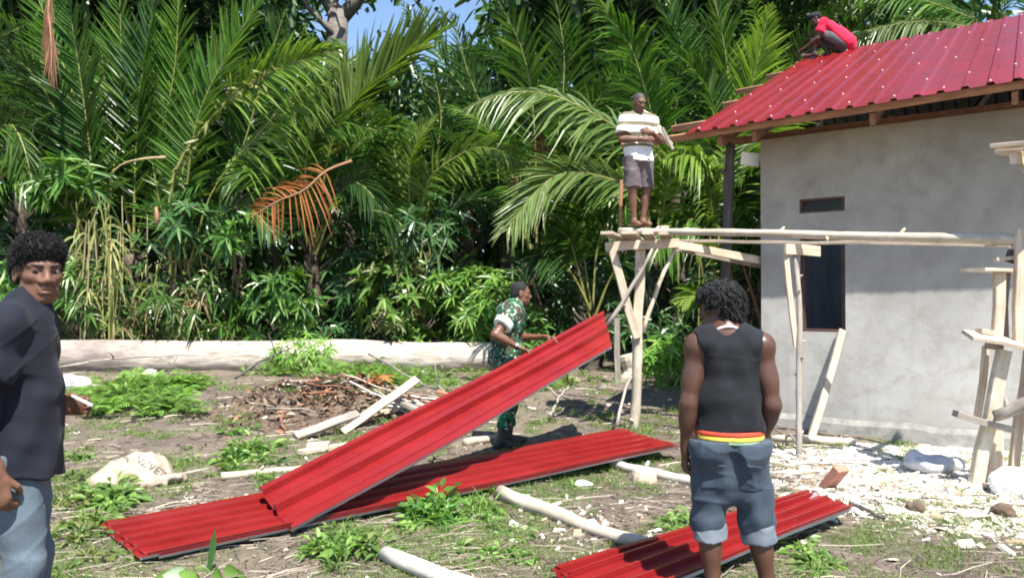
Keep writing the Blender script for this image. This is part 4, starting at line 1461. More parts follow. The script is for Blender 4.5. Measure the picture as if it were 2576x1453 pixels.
def camo():
    m, nt, b = mat_new('woodland camouflage')
    P = coords(nt)
    c = (0.012, 0.115, 0.050, 1)
    base = None
    n0 = noise(nt, coords(nt, 'Object', (1, 1, 1)), 9, 3, 0.5, 1.2)
    col = mixc(nt, ramp(nt, n0.outputs['Fac'], [(0.47, 0), (0.50, 1)]).outputs['Color'], (0.010, 0.125, 0.055), (0.055, 0.075, 0.045))
    for off, th, cc, sc in (((3, 1, 2), 0.555, (0.014, 0.016, 0.014), 11), ((7, 5, 1), 0.60, (0.10, 0.035, 0.028), 12), ((2, 9, 4), 0.60, (0.52, 0.56, 0.50), 15)):
        mp = nd(nt, 'Mapping'); nt.links.new(P, mp.inputs['Vector']); mp.inputs['Location'].default_value = off
        n = noise(nt, mp.outputs['Vector'], sc, 3, 0.55, 1.6)
        col = mixc(nt, ramp(nt, n.outputs['Fac'], [(th, 0), (th + .02, 1)]).outputs['Color'], col, cc)
    nt.links.new(col, b.inputs['Base Color']); b.inputs['Roughness'].default_value = 0.85; b.inputs['Specular IOR Level'].default_value = 0.2
    w = noise(nt, P, 700, 2); bump(nt, b, w.outputs['Fac'], .1, .002)
    return m


def striped():
    m, nt, b = mat_new('olive and white striped jersey')
    P = coords(nt); sx = nd(nt, 'SeparateXYZ'); nt.links.new(P, sx.inputs[0])
    a = nd(nt, 'Math', operation='DIVIDE'); nt.links.new(sx.outputs[2], a.inputs[0]); a.inputs[1].default_value = 0.125
    f = nd(nt, 'Math', operation='FRACT'); nt.links.new(a.outputs[0], f.inputs[0])
    st = ramp(nt, f.outputs[0], [(0.0, 0.0), (0.05, 1.0), (0.40, 1.0), (0.44, 0.0)]).outputs['Color']
    g = nd(nt, 'Math', operation='GREATER_THAN'); nt.links.new(sx.outputs[2], g.inputs[0]); g.inputs[1].default_value = 0.90
    mu = nd(nt, 'Math', operation='MULTIPLY'); nt.links.new(g.outputs[0], mu.inputs[0]); nt.links.new(st, mu.inputs[1])
    n = noise(nt, P, 12, 4)
    col = mixc(nt, mu.outputs[0], mixc(nt, n.outputs['Fac'], (0.62, 0.62, 0.60), (0.80, 0.80, 0.78)), (0.17, 0.15, 0.095))
    nt.links.new(col, b.inputs['Base Color']); b.inputs['Roughness'].default_value = 0.85; b.inputs['Specular IOR Level'].default_value = 0.2
    return m


M['camo'] = camo(); M['stripe'] = striped()


def tee(B, name, mat, e=0.016, hem=0.80, sleeve=0.62, loose=0.03, amp=0.006, seed=0.0, hem_shift=(0, 0), hem_r=None, neck=True):
    """short sleeved shirt"""
    s, fw = B.s, B.R[:, 1]
    S = Sdf(B.v)
    up = unit(B.j('neck') - B.j('chest'))
    B.torso(S, e)
    ax = B.J['pelvis'].copy(); h = ax.copy(); h[2] = hem; h[0] += hem_shift[0]; h[1] += hem_shift[1]
    S.seg(B.j('waist'), B.w(h), (.148 * B.bw) * s + e, hem_r or (.158 * B.bw) * s + e * 1.5, .05, fw, 0.74, capb=True)
    S.plane(B.w(h), -(B.j('waist') - B.w(h)))
    for sd in 'LR':
        sh, el = B.j('sh' + sd), B.j('el' + sd)
        S.ell(sh, np.array([.064, .064, .064]) * s + e, None, .04)
        S.seg(sh, sh + (el - sh) * sleeve, .060 * s + e, .058 * s + loose, .03, capb=True)
    if neck:
        S.seg(B.j('neck') - up * .005 * s + B.R[:, 1] * .004, B.hp(0, -.01, -.02), .066 * s, .07 * s, .008, mode='s')
    return B.garment(name, S, mat, folds(amp, B.o, B.R, 'shirt', seed))


def trouser_prims(S, B, top=0.93, e=0.016, flare=0.02, shin=True, low=1.0, crotch=None):
    s, fw = B.s, B.R[:, 1]
    t = B.J['pelvis'].copy(); t[2] = top
    S.seg(B.w(t), B.j('pelvis') * .4 + (B.j('hipL') + B.j('hipR')) * .3, (.150 * B.bw) * s + e, (.158 * B.bw) * s + e, .05, fw, .76, capa=True)
    if crotch:
        S.seg(B.j('pelvis'), B.w([0, 0, crotch + .09]), .14 * s, .085 * s, .06, fw, .8)
    for sd, q in (('L', -1), ('R', 1)):
        hp, kn, an = B.j('hip' + sd), B.j('kn' + sd), B.j('an' + sd)
        S.ell(hp - fw * .05 * s - np.array([0, 0, .02]) * s, np.array([.088, .085, .10]) * s + e * .6, B.R, .05)
        if not shin:
            e1 = hp + (kn - hp) * low
            S.seg(hp, e1, .092 * s + e, .072 * s + e + flare, .03, capb=True)
        else:
            S.seg(hp, kn, .093 * s + e, .064 * s + e + (flare if crotch else 0), .045)
            S.seg(kn, kn + (an - kn) * low, .064 * s + e + (flare if crotch else 0), .052 * s + e + flare, .03, capb=True)


def trousers(B, name, mat, amp=0.006, seed=0.0, **kw):
    S = Sdf(B.v)
    trouser_prims(S, B, **kw)
    S.plane(B.w([0, 0, kw.get('top', .93)]), (0, 0, 1))
    return B.garment(name, S, mat, folds(amp, B.o, B.R, 'jeans', seed))


# ---------------- 1. the young man at the left edge
lm = Body('young man with curly black hair in a dark navy shirt and blue jeans', (-1.838, 2.79, float(gh(-1.838, 2.79))), (0.91, 0.41), 1.70, 0.006, 0.84)
lm.set(head=(0.0, 0.045, 1.555), neck=(0, .015, 1.41), wrL=(-.09, .095, 1.03), elL=(-.19, -.10, 1.05),
       elR=(.195, -.12, 1.08), wrR=(.20, -.05, .845), hipL=(-.062, -.02, .88), hipR=(.062, -.02, .88), knL=(-.085, .02, .48), knR=(.085, .02, .48), shR=(.165, -.045, 1.345), shL=(-.165, .0, 1.35),
       waist=(0, .02, 1.07), chest=(0, .0, 1.27), pelvis=(0, -.02, .90))
lm.hf = np.array([0.74, -0.67, -0.03]); lm.hup = np.array([-0.02, 0.0, 1.0])
lm.gaze = np.array([-0.25, -0.25, 0.0])
lm.hand_spec = {'R': dict(dir=(0.0, .12, -1), nrm=(-1, 0.1, 0), thumb=(0, 1, 0), curl=.62),
                'L': dict(dir=(.15, .95, .05), nrm=(.9, -.2, -.2), thumb=(0, 0, 1), curl=.75)}
lm.skin(M['skin_a'])
lm.eyes(M['eye_white'], M['iris']); lm.brows(M['hair']); lm.hair(M['hair'], 'afro', 5200, 3)
tee(lm, 'shirt', M['navy'], 0.013, 0.80, 0.62, 0.030, 0.009, 0.4, (0, .02), .178)
trousers(lm, 'jeans', M['jeans'], top=0.90, e=0.002, amp=.006, seed=.7, low=.97)
hl = lm.j('wrL') + lm.R @ np.array([.03, .135, .0])
c0 = at(200, 1004, 2.70); c1 = at(231, 1019, 2.66)
o = MB().tube([c0 - (c1 - c0) * .6, c0, c1], .0055, 10).build('cigarette', M['white_cotton'], None, True)
tag(o, 'white cigarette held in the far hand of the young man', 'cigarette')

# ---------------- 2. the man in the black tank top, from behind
tm = Body('broad man with a curly black mop in a black tank top and rolled jeans', (1.02, 3.48, float(gh(1.02, 3.48))), (.12, 1.0), 1.585, 0.006, 0.82)
tm.set(head=(-0.03, 0.05, 1.43), neck=(-.01, .0, 1.305), shL=(-.148, -.01, 1.250), shR=(.148, -.01, 1.250),
       elL=(-.190, -.03, .985), elR=(.188, -.035, .98), wrL=(-.200, .02, .765), wrR=(.165, .09, .79), waist=(0, 0, .99), chest=(0, 0, 1.17),
       hipL=(-.085, 0, .80), hipR=(.085, 0, .80), knL=(-.095, .03, .43), knR=(.125, .02, .43), anL=(-.075, -.02, .08), anR=(.180, -.02, .08),
       toeL=(-.10, .14, .03), toeR=(.19, .14, .03))
tm.hf = np.array([-0.82, 0.57, -0.10]); tm.hup = np.array([0.0, 0, 1.0])
tm.hand_spec = {'L': dict(dir=(-.05, .10, -1), nrm=(.9, .1, 0), thumb=(0, 1, 0), curl=.5), 'R': dict(dir=(-.2, .5, -.8), nrm=(-1, 0, 0), thumb=(0, 1, 0), curl=.5)}
tm.skin(M['skin_b'])
tm.eyes(M['eye_white'], M['iris']); tm.brows(M['hair']); tm.hair(M['hair'], 'mop', 1700, 5)
S = Sdf(tm.v)
tm.torso(S, 0.010)
h = tm.J['pelvis'].copy(); h[2] = .855
S.seg(tm.j('waist'), tm.w(h), .150, .162, .05, tm.R[:, 1], .72, capb=True)
S.plane(tm.w(h), (0.06, 0, -1))
for sd, q in (('L', -1), ('R', 1)):
    S.ell(tm.w(tm.J['sh' + sd] + [q * .043, 0, -.040]), (.072, .12, .125), tm.R, .01, 's')
S.ell(tm.w(tm.J['neck'] + [0, .02, .045]), (.080, .095, .080), tm.R, .012, 's')
tm.garment('tank_top', S, M['black_cotton'], folds(.009, tm.o, tm.R, 'shirt', 1.9))
TJ = dict(top=.815, e=0.006, flare=.012, low=.10, crotch=.49)
trousers(tm, 'jeans', M['denim_dark'], amp=.0085, seed=2.2, **TJ)
for i, (z0, z1, mt) in enumerate(((.862, .842, 'band_red'), (.842, .822, 'band_yellow'), (.822, .806, 'band_green'))):
    S = Sdf(0.005)
    S.seg(tm.w([0, 0, z0]), tm.w([0, 0, z1]), .158 - .001 * i, .160 - .001 * i, 0, tm.R[:, 1], .785, capa=True, capb=True)
    tm.garment('waistband', S, M[mt])
for sd in 'LR':
    kn, an = tm.j('kn' + sd), tm.j('an' + sd)
    a = kn + (an - kn) * .06; b = kn + (an - kn) * .27
    S = Sdf(tm.v); S.seg(a, b, .078, .079, 0, None, 1, True, True)
    tm.garment('cuff', S, M['denim_cuff'], folds(.007, tm.o, tm.R, 'jeans', 4.0))
    q = -1 if sd == 'L' else 1
    S = Sdf(0.005)
    trouser_prims(S, tm, **dict(TJ, e=.0105))
    S.box(tm.w([q * .085, -.14, .655]), (.052, .10, .058), tm.R)
    tm.garment('pocket', S, M['denim_dark'], folds(.0085, tm.o, tm.R, 'jeans', 2.2))
a = np.linspace(0, 2 * np.pi, 40)
nk = tm.J['neck']
P = np.stack([.078 * np.cos(a), .078 * np.sin(a) * .95, .004 + .028 * np.sin(a) * -1 - .012 * np.cos(2 * a)], 1) + nk + [0, .01, -.005]
MB().tube(np.array([tm.w(p) for p in P]), .008 * (1 + .2 * np.sin(a * 11)), 7, cap=False).build('neck_trim', M['trim'], tm.root, True)

# ---------------- 3. the soldier holding the sheet
gz = float(gh(0.0, 7.35))
sm = Body('man in a green camouflage uniform and black boots holding a red sheet', (-0.06, 7.38, gz), (0.90, 0.42), 1.66, 0.0075, 1.13)
sm.set(pelvis=(0, -.03, .88), waist=(0, .0, 1.04), chest=(0, .035, 1.22), neck=(0, .085, 1.385), head=(-.0, .165, 1.52),
       shR=(.175, -.01, 1.33), shL=(-.17, .07, 1.335), elR=(.245, -.225, 1.125), elL=(-.20, .17, 1.07))
hA, hD = HELD[0], HELD[3]
up0, up1 = HELD[3], HELD[2]


def on_edge(px):
    f = 0.0
    best = min(np.linspace(0, 1, 400), key=lambda q: abs((up0 + (up1 - up0) * q)[0] / (up0 + (up1 - up0) * q)[1] - (px - 1288) / FPX))
    return up0 + (up1 - up0) * best


gR = on_edge(1330); gL = on_edge(1392)
loc = lambda p: sm.R.T @ (np.asarray(p) - sm.o)
ed = unit(up1 - up0); acr = unit(HELD[1] - HELD[2])
lr = loc(gR + np.array([-.082, .012, .050])); ll = loc(gL + np.array([-.065, .045, .035]))
sm.set(wrR=lr, wrL=ll)
sm.hand_spec = {'R': dict(dir=sm.R.T @ np.array([.85, -.3, -.3]), nrm=sm.R.T @ np.array([0.1, -.25, -.9]), thumb=(-.6, .5, -.2), curl=.62),
                'L': dict(dir=sm.R.T @ np.array([.8, -.45, -.15]), nrm=sm.R.T @ np.array([0.0, -.3, -.9]), thumb=(.2, -.8, 0), curl=.5)}
sm.hf = np.array([0.98, 0.10, -.10])
sm.set(knR=(.11, -.01, .47), knL=(-.10, .10, .47), anR=(.10, -.10, .085), anL=(-.10, .06, .085), toeR=(.11, .08, .03), toeL=(-.11, .24, .03))
sm.skin(M['skin_c'], feet=False)
sm.eyes(M['eye_white'], M['iris']); sm.brows(M['hair']); sm.hair(M['hair'], 'short')
tee(sm, 'shirt', M['camo'], 0.016, .80, .60, .030, .006, 3.0)
trousers(sm, 'trousers', M['camo'], top=.92, e=.018, amp=.008, seed=3.3, flare=.004, low=.72)
S = Sdf(sm.v)
for sd in 'LR':
    sm.foot(S, sd, .010)
    S.seg(sm.j('an' + sd), sm.j('an' + sd) * .62 + sm.j('kn' + sd) * .38, .050, .058, .02, capb=True)
V, Q = S.mesh(); link_mesh('boots', V, Q, None, None, M['boot'], sm.root, True)
sh, el = sm.j('shR'), sm.j('elR')
S = Sdf(.006); S.seg(sh + (el - sh) * .40, sh + (el - sh) * .625, .094, .095, 0, None, 1, True, True)
sm.garment('sleeve_band', S, M['band_pale'])
wr, el = sm.j('wrR'), sm.j('elR'); d = unit(wr - el)
wt = MB().tube([wr - d * .045, wr - d * .022], .034, 16)
st = wt.build('watch_strap', M['boot'], sm.root, True)
pc = wr - d * .034 + np.array([.0, -.034, .012])
MB().tube([pc, pc + np.array([0, -.012, .004])], .019, 14).build('watch', M['steel'], st, True)

# ---------------- 4. the man standing on the trestle
pf = at(1607, 571, 8.38)
st_ = Body('barefoot man with cropped hair in a striped jersey standing on the trestle', (pf[0], pf[1], pf[2]), (.30, -.95), 1.50, 0.0075, 1.0)
k = 1.5 / 1.7
st_.set(head=(.03, .075, 1.395), neck=(0, .01, 1.265), shL=(-.165, 0, 1.205), shR=(.165, 0, 1.205),
        elR=(.235, .05, .975), elL=(-.235, .05, .985), wrR=(.02, .195, .955), wrL=(-.06, .205, 1.035),
        hipL=(-.09, 0, .775), hipR=(.09, 0, .775), anL=(-.055, -.01, .075), anR=(.055, -.01, .075), knL=(-.088, .02, .42), knR=(.088, .02, .42), toeL=(-.08, .15, .026), toeR=(.07, .15, .026))
st_.hf = np.array([0.42, -0.82, -.36])
st_.hand_spec = {'R': dict(dir=(-1, .1, .05), nrm=(0, -1, 0), thumb=(0, 0, 1), curl=.5), 'L': dict(dir=(.85, -.1, .1), nrm=(0, -1, 0), thumb=(0, 0, 1), curl=.5)}
st_.skin(M['skin_a'])
st_.eyes(M['eye_white'], M['iris']); st_.brows(M['hair']); st_.hair(M['hair_grey'], 'buzz')
tee(st_, 'jersey', M['stripe'], .018, .74, .72, .034, .007, 5.0)
trousers(st_, 'shorts', M['shorts'], top=.80, e=.008, amp=.007, seed=6.0, shin=False, low=.94, flare=.014)
hw = st_.w([-.10, .245, 1.05])
o = timber('wood_piece', at(1655, 318, 8.10), at(1688, 366, 8.06), .045, .03, M['wood_pale'], None, up=(0, 1, 0)); tag(o, 'short pale stick of wood held against the striped jersey', 'stick')
o = timber('wood_piece', at(1667, 322, 8.04), at(1694, 376, 8.0), .03, .03, M['wood_grey'], None, up=(0, 1, 0)); tag(o, 'second slimmer wood stick held beside the pale one on the trestle', 'stick')

# ---------------- 5. the man in red on the ridge
pr_ = W3(0.06, OE - 5.32, ZE + SL * 5.32 - .03)
rm = Body('man in a bright red shirt crouching on the ridge of the roof', (pr_[0], pr_[1], pr_[2]), (-.90, .43), 1.55, 0.010, .98)
rm.set(pelvis=(0, .02, .15), waist=(0, .13, .30), chest=(0, .27, .44), neck=(0, .40, .55), head=(0, .50, .64),
       shL=(-.165, .37, .50), shR=(.165, .37, .50), elL=(-.19, .46, .25), elR=(.19, .45, .25), wrL=(-.12, .68, .13), wrR=(.15, .68, .12),
       hipL=(-.09, .06, .13), hipR=(.09, .06, .13), knL=(-.13, .46, .40), knR=(.14, .40, .26), anL=(-.11, .52, .05), anR=(.12, .30, .06),
       toeL=(-.11, .70, .0), toeR=(.12, .48, .02))
rm.hf = np.array([-.82, .20, -.45])
rm.hand_spec = {'L': dict(dir=(0, .9, -.4), nrm=(0, -.4, -.9), thumb=(1, 0, 0), curl=.5), 'R': dict(dir=(0, .9, -.4), nrm=(0, -.4, -.9), thumb=(-1, 0, 0), curl=.5)}
rm.skin(M['skin_b']); rm.hair(M['hair'], 'afro', 200, 9)
S = Sdf(rm.v)
rm.torso(S, .018)
for sd in 'LR':
    sh, el = rm.j('sh' + sd), rm.j('el' + sd)
    S.seg(rm.j('waist'), rm.j('pelvis') + rm.R[:, 1] * .0 + np.array([0, 0, .02]), .165, .168, .05, rm.R[:, 1], .8)
    S.ell(sh, (.078, .078, .078), None, .04); S.seg(sh, sh + (el - sh) * .62, .072, .082, .03, capb=True)
rm.garment('shirt', S, M['red_cotton'], folds(.007, rm.o, rm.R, 'shirt', 7.0))
S = Sdf(rm.v)
S.seg(rm.j('pelvis') + [0, 0, .02], rm.j('pelvis') - [0, 0, .03], .150, .145, .04, rm.R[:, 1], .8)
for sd in 'LR':
    hp, kn = rm.j('hip' + sd), rm.j('kn' + sd)
    S.seg(hp, hp + (kn - hp) * .93, .088, .074, .04, capb=True)
rm.garment('shorts', S, M['grey_cotton'], folds(.006, rm.o, rm.R, 'jeans', 8.0))

# ------------------------------------------------------------------ palms
def bez(pts, n):
    """smooth curve through the points (Catmull-Rom), n samples even in length"""
    P = np.asarray(pts, float)
    if len(P) == 2: P = np.stack([P[0], P.mean(0), P[1]])
    E = np.concatenate([[2 * P[0] - P[1]], P, [2 * P[-1] - P[-2]]])
    out = []
    for i in range(len(P) - 1):
        t = np.linspace(0, 1, 14, endpoint=False)[:, None]
        a, b, c, d = E[i], E[i + 1], E[i + 2], E[i + 3]
        out.append(0.5 * (2 * b + (c - a) * t + (2 * a - 5 * b + 4 * c - d) * t * t + (-a + 3 * b - 3 * c + d) * t ** 3))
    C = np.concatenate(out + [P[-1:]])
    s = np.concatenate([[0], np.cumsum(np.linalg.norm(np.diff(C, axis=0), axis=1))])
    q = np.linspace(0, s[-1], n)
    return np.stack([np.interp(q, s, C[:, k]) for k in range(3)], 1), s[-1]


def frond_arrays(pts, face, L, pairs, droop, rg, start=0.22, width=0.05, r0=0.032, sparse=0.0, vee=0.25, fwd0=50, fwd1=22, tipf=0.35, ragged=0.15):
    C, ln = bez(pts, 40)
    T = unit(np.gradient(C, axis=0))
    F = np.broadcast_to(np.asarray(face, float), C.shape)
    S = unit(np.cross(T, F)); N = np.cross(S, T)
    f = np.repeat(np.linspace(start, 0.995, pairs), 2) + rg.normal(0, 0.25 / pairs, pairs * 2)
    sd = np.tile([1.0, -1.0], pairs)
    keep = rg.random(len(f)) > sparse
    f = np.clip(f[keep], start, 1); sd = sd[keep]
    ip = lambda A: np.stack([np.interp(f, np.linspace(0, 1, 40), A[:, k]) for k in range(3)], 1)
    c, t, s, n = ip(C), ip(T), ip(S), ip(N)
    u = (f - start) / (1 - start)
    prof = (0.45 + 0.55 * np.sin(np.pi * np.clip(u * 0.9 + 0.12, 0, 1)) ** 0.7) * (1 - (1 - tipf) * np.clip((u - 0.55) / 0.45, 0, 1) ** 1.6)
    ln_ = L * prof * (1 + rg.normal(0, ragged * 0.6, len(f)))
    an = np.radians(fwd0 + (fwd1 - fwd0) * u + rg.normal(0, 5, len(f)))        # 90 = square to the rib
    an = np.radians(90) - np.radians(90 - fwd0 - (fwd1 - fwd0) * u) * 0 - an * 0 + 0 * an if False else an
    d = s * (sd * np.sin(an))[:, None] + t * np.cos(an)[:, None] + n * (vee + rg.normal(0, 0.10, len(f)))[:, None]
    nn = n + s * (sd * -0.5)[:, None] + rg.normal(0, 0.15, (len(f), 3))
    V, Q = leaf_batch(c, d, nn, ln_, width * (0.8 + 0.4 * rg.random(len(f))) * np.clip(prof * 1.2, .5, 1), droop * (0.7 + 0.6 * rg.random(len(f))),
                      prof=(0.45, 1.0, 0.8, 0.05), st=(0, 0.25, 0.62, 1.0), fold=0.45)
    mb = MB().add(V, Q, mat=0)
    mb.tube(C[::3], np.linspace(r0, r0 * 0.22, len(C[::3])), 5, mat=1, cap=False)
    return mb


FACE = unit(np.array([0.05, -1.0, 0.45]))
palm_count = [0]


def palm_root(label, px, py, Y, group=None, base=None):
    p = at(px, py, Y) if base is None else np.asarray(base, float)
    g = p.copy(); g[2] = float(gh(p[0], p[1]))
    root = thing('palm_tree', label, 'palm', g, group)
    top = p + [0, 0, 0.0]
    if top[2] - g[2] < 0.3: top = g + [0, 0, 0.4]
    u = np.linspace(0, 1, 12)
    P = g + (top - g) * u[:, None]; P[:, 2] -= 0.1 * (1 - u)
    P[:, 0] += 0.05 * np.sin(u * 5)
    r = 0.17 * (1 + 0.3 * (1 - u) ** 3) * (1 + 0.08 * np.sin(np.arange(12) * 2.3))
    mb = MB().tube(P, r, 9)
    rg = RNG
    for _ in range(26):           # old leaf bases
        q = rg.uniform(0.1, 1); c = g + (top - g) * q; a = rg.uniform(0, 6.28); d = np.array([math.cos(a), math.sin(a), 0.9])
        mb.tube([c + d * 0.12, c + d * 0.30, c + d * 0.42 + [0, 0, 0.05]], [0.05, 0.035, 0.012], 5)
    mb.build('trunk', M['palm_trunk'], root, True)
    return root, top


def frond(root, pts_px, Y0, Y1, L=0.95, mat='palm', pairs=52, droop=0.15, face=None, label=None, rach='rachis', **kw):
    n = len(pts_px)
    P = [at(x, y, Y0 + (Y1 - Y0) * i / (n - 1)) for i, (x, y) in enumerate(pts_px)]
    palm_count[0] += 1
    rg = np.random.default_rng(1000 + palm_count[0])
    f = FACE + rg.normal(0, 0.16, 3) if face is None else np.asarray(face, float)
    if mat not in ('palm_dead', 'palm_brown'):
        kw['width'] = kw.get('width', .05) * 1.35; L = L * 1.08
    mb = frond_arrays(P, unit(f), L, pairs, droop, rg, **kw)
    o = mb.build('frond', [M[mat], M[rach]], root, False, origin=P[0])
    if label: o['label'] = label
    return o


def arch_frond(root, c, az, el, length, bend, L, mat, pairs, droop, rg, rach='rachis_dark', roll=0.0, **kw):
    n = 9; s = np.linspace(0, 1, n)
    e = el - bend * s ** 1.3
    dl = length / (n - 1)
    h = np.concatenate([[0], np.cumsum(np.cos(e[:-1]) * dl)]); z = np.concatenate([[0], np.cumsum(np.sin(e[:-1]) * dl)])
    a = az + roll * s
    P = np.stack([c[0] + h * np.cos(a), c[1] + h * np.sin(a), c[2] + z], 1)
    em = el - bend * 0.4
    F = np.array([-math.sin(em) * math.cos(az), -math.sin(em) * math.sin(az), math.cos(em)]) + rg.normal(0, 0.15, 3)
    mb = frond_arrays(P, unit(F), L, pairs, droop, rg, **kw)
    return mb.build('frond', [M[mat], M[rach]], root, False, origin=P[0])


def fill(root, top, n, mats, rg, length=(3.5, 5.2), L=0.85, az0=0, az1=6.28, el=(0.75, 1.45), bend=(0.5, 1.6), pairs=40, droop=(0.1, 0.5)):
    for i in range(n):
        az = az0 + (az1 - az0) * (i + rg.uniform(-.3, .3)) / n
        arch_frond(root, top + rg.normal(0, 0.08, 3), az, rg.uniform(*el), rg.uniform(*length), rg.uniform(*bend), L * rg.uniform(.85, 1.15),
                   mats[rg.integers(len(mats))], pairs, rg.uniform(*droop), rg)


rgp = np.random.default_rng(11)
# --- the front row, left to right
r, t = palm_root('palm at the far left with drooping narrow fronds behind the young man', -70, 560, 16.2)
frond(r, [(-70, 560), (-40, 380), (20, 310), (60, 370), (85, 480)], 16.2, 15.4, .75, 'palm', 40, .5)
frond(r, [(-70, 560), (-60, 300), (-20, 120), (70, 60)], 16.2, 15.2, .95, 'palm_dark', 44, .3)
frond(r, [(-70, 560), (0, 450), (70, 440), (120, 520)], 16.2, 15.2, .7, 'palm', 36, .4)
frond(r, [(-70, 560), (-80, 300), (-60, 60), (-10, -120)], 16.2, 16.0, 1.0, 'palm_dark', 44, .2)
r, t = palm_root('palm with tall dark upright fronds left of the sunlit cane thicket', 245, 640, 16.6)
frond(r, [(245, 640), (232, 430), (205, 210), (165, -40)], 16.6, 15.8, 1.2, 'palm_dark', 60, .12, width=.06)
frond(r, [(235, 640), (180, 380), (100, 210), (0, 110)], 16.6, 15.6, 1.05, 'palm_dark', 54, .15)
frond(r, [(255, 640), (290, 400), (305, 200), (300, -60)], 16.8, 16.6, 1.1, 'palm', 54, .15)
frond(r, [(240, 640), (150, 470), (60, 400), (-30, 420)], 16.6, 15.6, .8, 'palm', 44, .4)
frond(r, [(243, 640), (200, 300), (120, 60), (60, -90)], 16.9, 17, 1.1, 'palm', 50, .15)
frond(r, [(130, 180), (128, 90), (122, 30), (128, -60)][::-1], 14.8, 14.6, .42, 'palm_brown', 30, 1.3, face=(0.3, -1, 0), label='folded dead brown frond hanging straight down', rach='rachis_dead', start=.15, vee=0, fwd0=14, fwd1=5, width=.05)
r, t = palm_root('palm whose upright fronds flash white in the sun beside the yellow green rib', 335, 640, 16.9)
frond(r, [(335, 640), (343, 380), (358, 190), (395, -30)], 16.9, 16.2, 1.15, 'palm_dark', 60, .12, face=(-.35, -1, .35), width=.06)
frond(r, [(335, 640), (395, 380), (440, 170), (450, -60)], 17.2, 17, 1.1, 'palm', 54, .15)
frond(r, [(335, 640), (300, 420), (270, 250), (250, 90)], 17.1, 17.2, 1.0, 'palm', 48, .2)
frond(r, [(340, 640), (420, 480), (470, 330), (500, 130)], 17.3, 17.4, 1.0, 'palm_dark', 48, .2)
r, t = palm_root('palm with a long yellow green midrib slanting up toward the sky gap', 465, 690, 16.4)
frond(r, [(465, 690), (470, 480), (500, 290), (565, 150), (675, -40)], 16.4, 15.4, 1.25, 'palm', 66, .16, width=.06)
frond(r, [(470, 690), (535, 480), (640, 350), (730, 255), (850, 165)], 16.2, 15.0, 1.0, 'palm_light', 50, .75, face=(.2, -.9, .8), start=.42, vee=-.1)
frond(r, [(430, 690), (435, 450), (530, 300), (630, 212), (720, 165), (865, 120)], 16.0, 14.8, .95, 'palm_light', 50, .35, start=.60, r0=.05, label='stout frond with a rib wrapped in yellow green climbing leaves')
frond(r, [(470, 690), (540, 560), (620, 520), (700, 600)], 16.4, 15.4, .85, 'palm_dark', 44, .5)
frond(r, [(460, 690), (400, 500), (380, 330), (400, 190)], 16.9, 16.8, 1.0, 'palm', 46, .2)
frond(r, [(470, 690), (600, 400), (660, 200), (720, 20)], 17.0, 16.8, 1.1, 'palm_dark', 54, .25)
# climbing leaves on the stout rib
vb = MB(); vrg = np.random.default_rng(5)
C, _ = bez([at(436, 470, 15.9), at(530, 300, 15.6), at(630, 212, 15.2), at(690, 178, 15.1)], 90)
d = vrg.normal(0, 1, (90, 3)); d[:, 2] += .4; d[:, 1] -= .5
V, Q = leaf_batch(C + vrg.normal(0, .03, C.shape), d, vrg.normal(0, 1, (90, 3)) + [0, -1, .5], vrg.uniform(.14, .34, 90), vrg.uniform(.06, .12, 90), .3)
vo = vb.add(V, Q).build('climbing_leaves', M['shrub_yellow'], r, False)
vo['kind'] = 'stuff'
r, t = palm_root('palm with the bright fan frond beneath the blue sky gap', 790, 640, 16.6)
frond(r, [(790, 640), (825, 400), (880, 275), (960, 190), (1040, 125), (1130, 70)], 16.6, 14.8, 1.35, 'palm_light', 84, .02, face=(-.1, -1, .7), width=.065, start=.35, tipf=.5)
frond(r, [(790, 640), (770, 480), (780, 360), (860, 310), (950, 330)], 16.4, 15.2, .9, 'palm', 50, .4)
frond(r, [(790, 640), (720, 480), (640, 420), (560, 470)], 16.4, 15.4, .85, 'palm', 44, .5)
frond(r, [(795, 640), (850, 500), (900, 460), (960, 520)], 16.4, 15.2, .85, 'palm_dark', 46, .5)
frond(r, [(790, 640), (760, 400), (740, 240), (790, 90)], 17.2, 17, 1.05, 'palm', 50, .2)
frond(r, [(795, 640), (880, 540), (980, 540), (1050, 620)], 16.6, 15.4, .8, 'palm_dark', 44, .5)
frond(r, [(790, 640), (860, 420), (960, 320), (1040, 320)], 17, 16.6, 1.0, 'palm', 48, .35)
frond(r, [(885, 404), (820, 430), (765, 478), (700, 505), (632, 545)], 14.9, 14.4, .72, 'palm_dead', 30, .45, face=(.1, -1, .3), label='dead orange frond hanging in front of the palms', rach='rachis_dead', start=.25, sparse=.15, width=.035, vee=-.1, fwd0=80, fwd1=55)
r, t = palm_root('palm sending one low arched frond out over the dark hollow', 1050, 700, 16.8)
frond(r, [(1040, 700), (1072, 470), (1140, 400), (1207, 370), (1270, 385), (1325, 440)], 16.8, 14.9, .95, 'palm_light', 54, .45, start=.35)
frond(r, [(1050, 700), (1030, 500), (1040, 380), (1100, 290)], 17, 16.4, .9, 'palm_light', 48, .3)
frond(r, [(1050, 700), (960, 560), (900, 480), (840, 520)], 16.8, 15.8, .85, 'palm', 44, .45)
frond(r, [(1050, 700), (1090, 430), (1110, 300), (1090, 170)], 17.6, 17.6, 1.05, 'palm_dark', 50, .2)
frond(r, [(1050, 700), (1000, 430), (980, 330), (910, 260)], 17.4, 17.2, 1.0, 'palm', 48, .25)
frond(r, [(1050, 700), (1130, 540), (1220, 500), (1290, 560)], 17, 15.8, .8, 'palm_dark', 44, .5)
r, t = palm_root('palm with tall blue green fronds rising right of the sky gap', 1345, 660, 17.4)
frond(r, [(1350, 660), (1345, 330), (1315, 130), (1230, -40)], 17.4, 16.4, 1.15, 'palm', 58, .2)
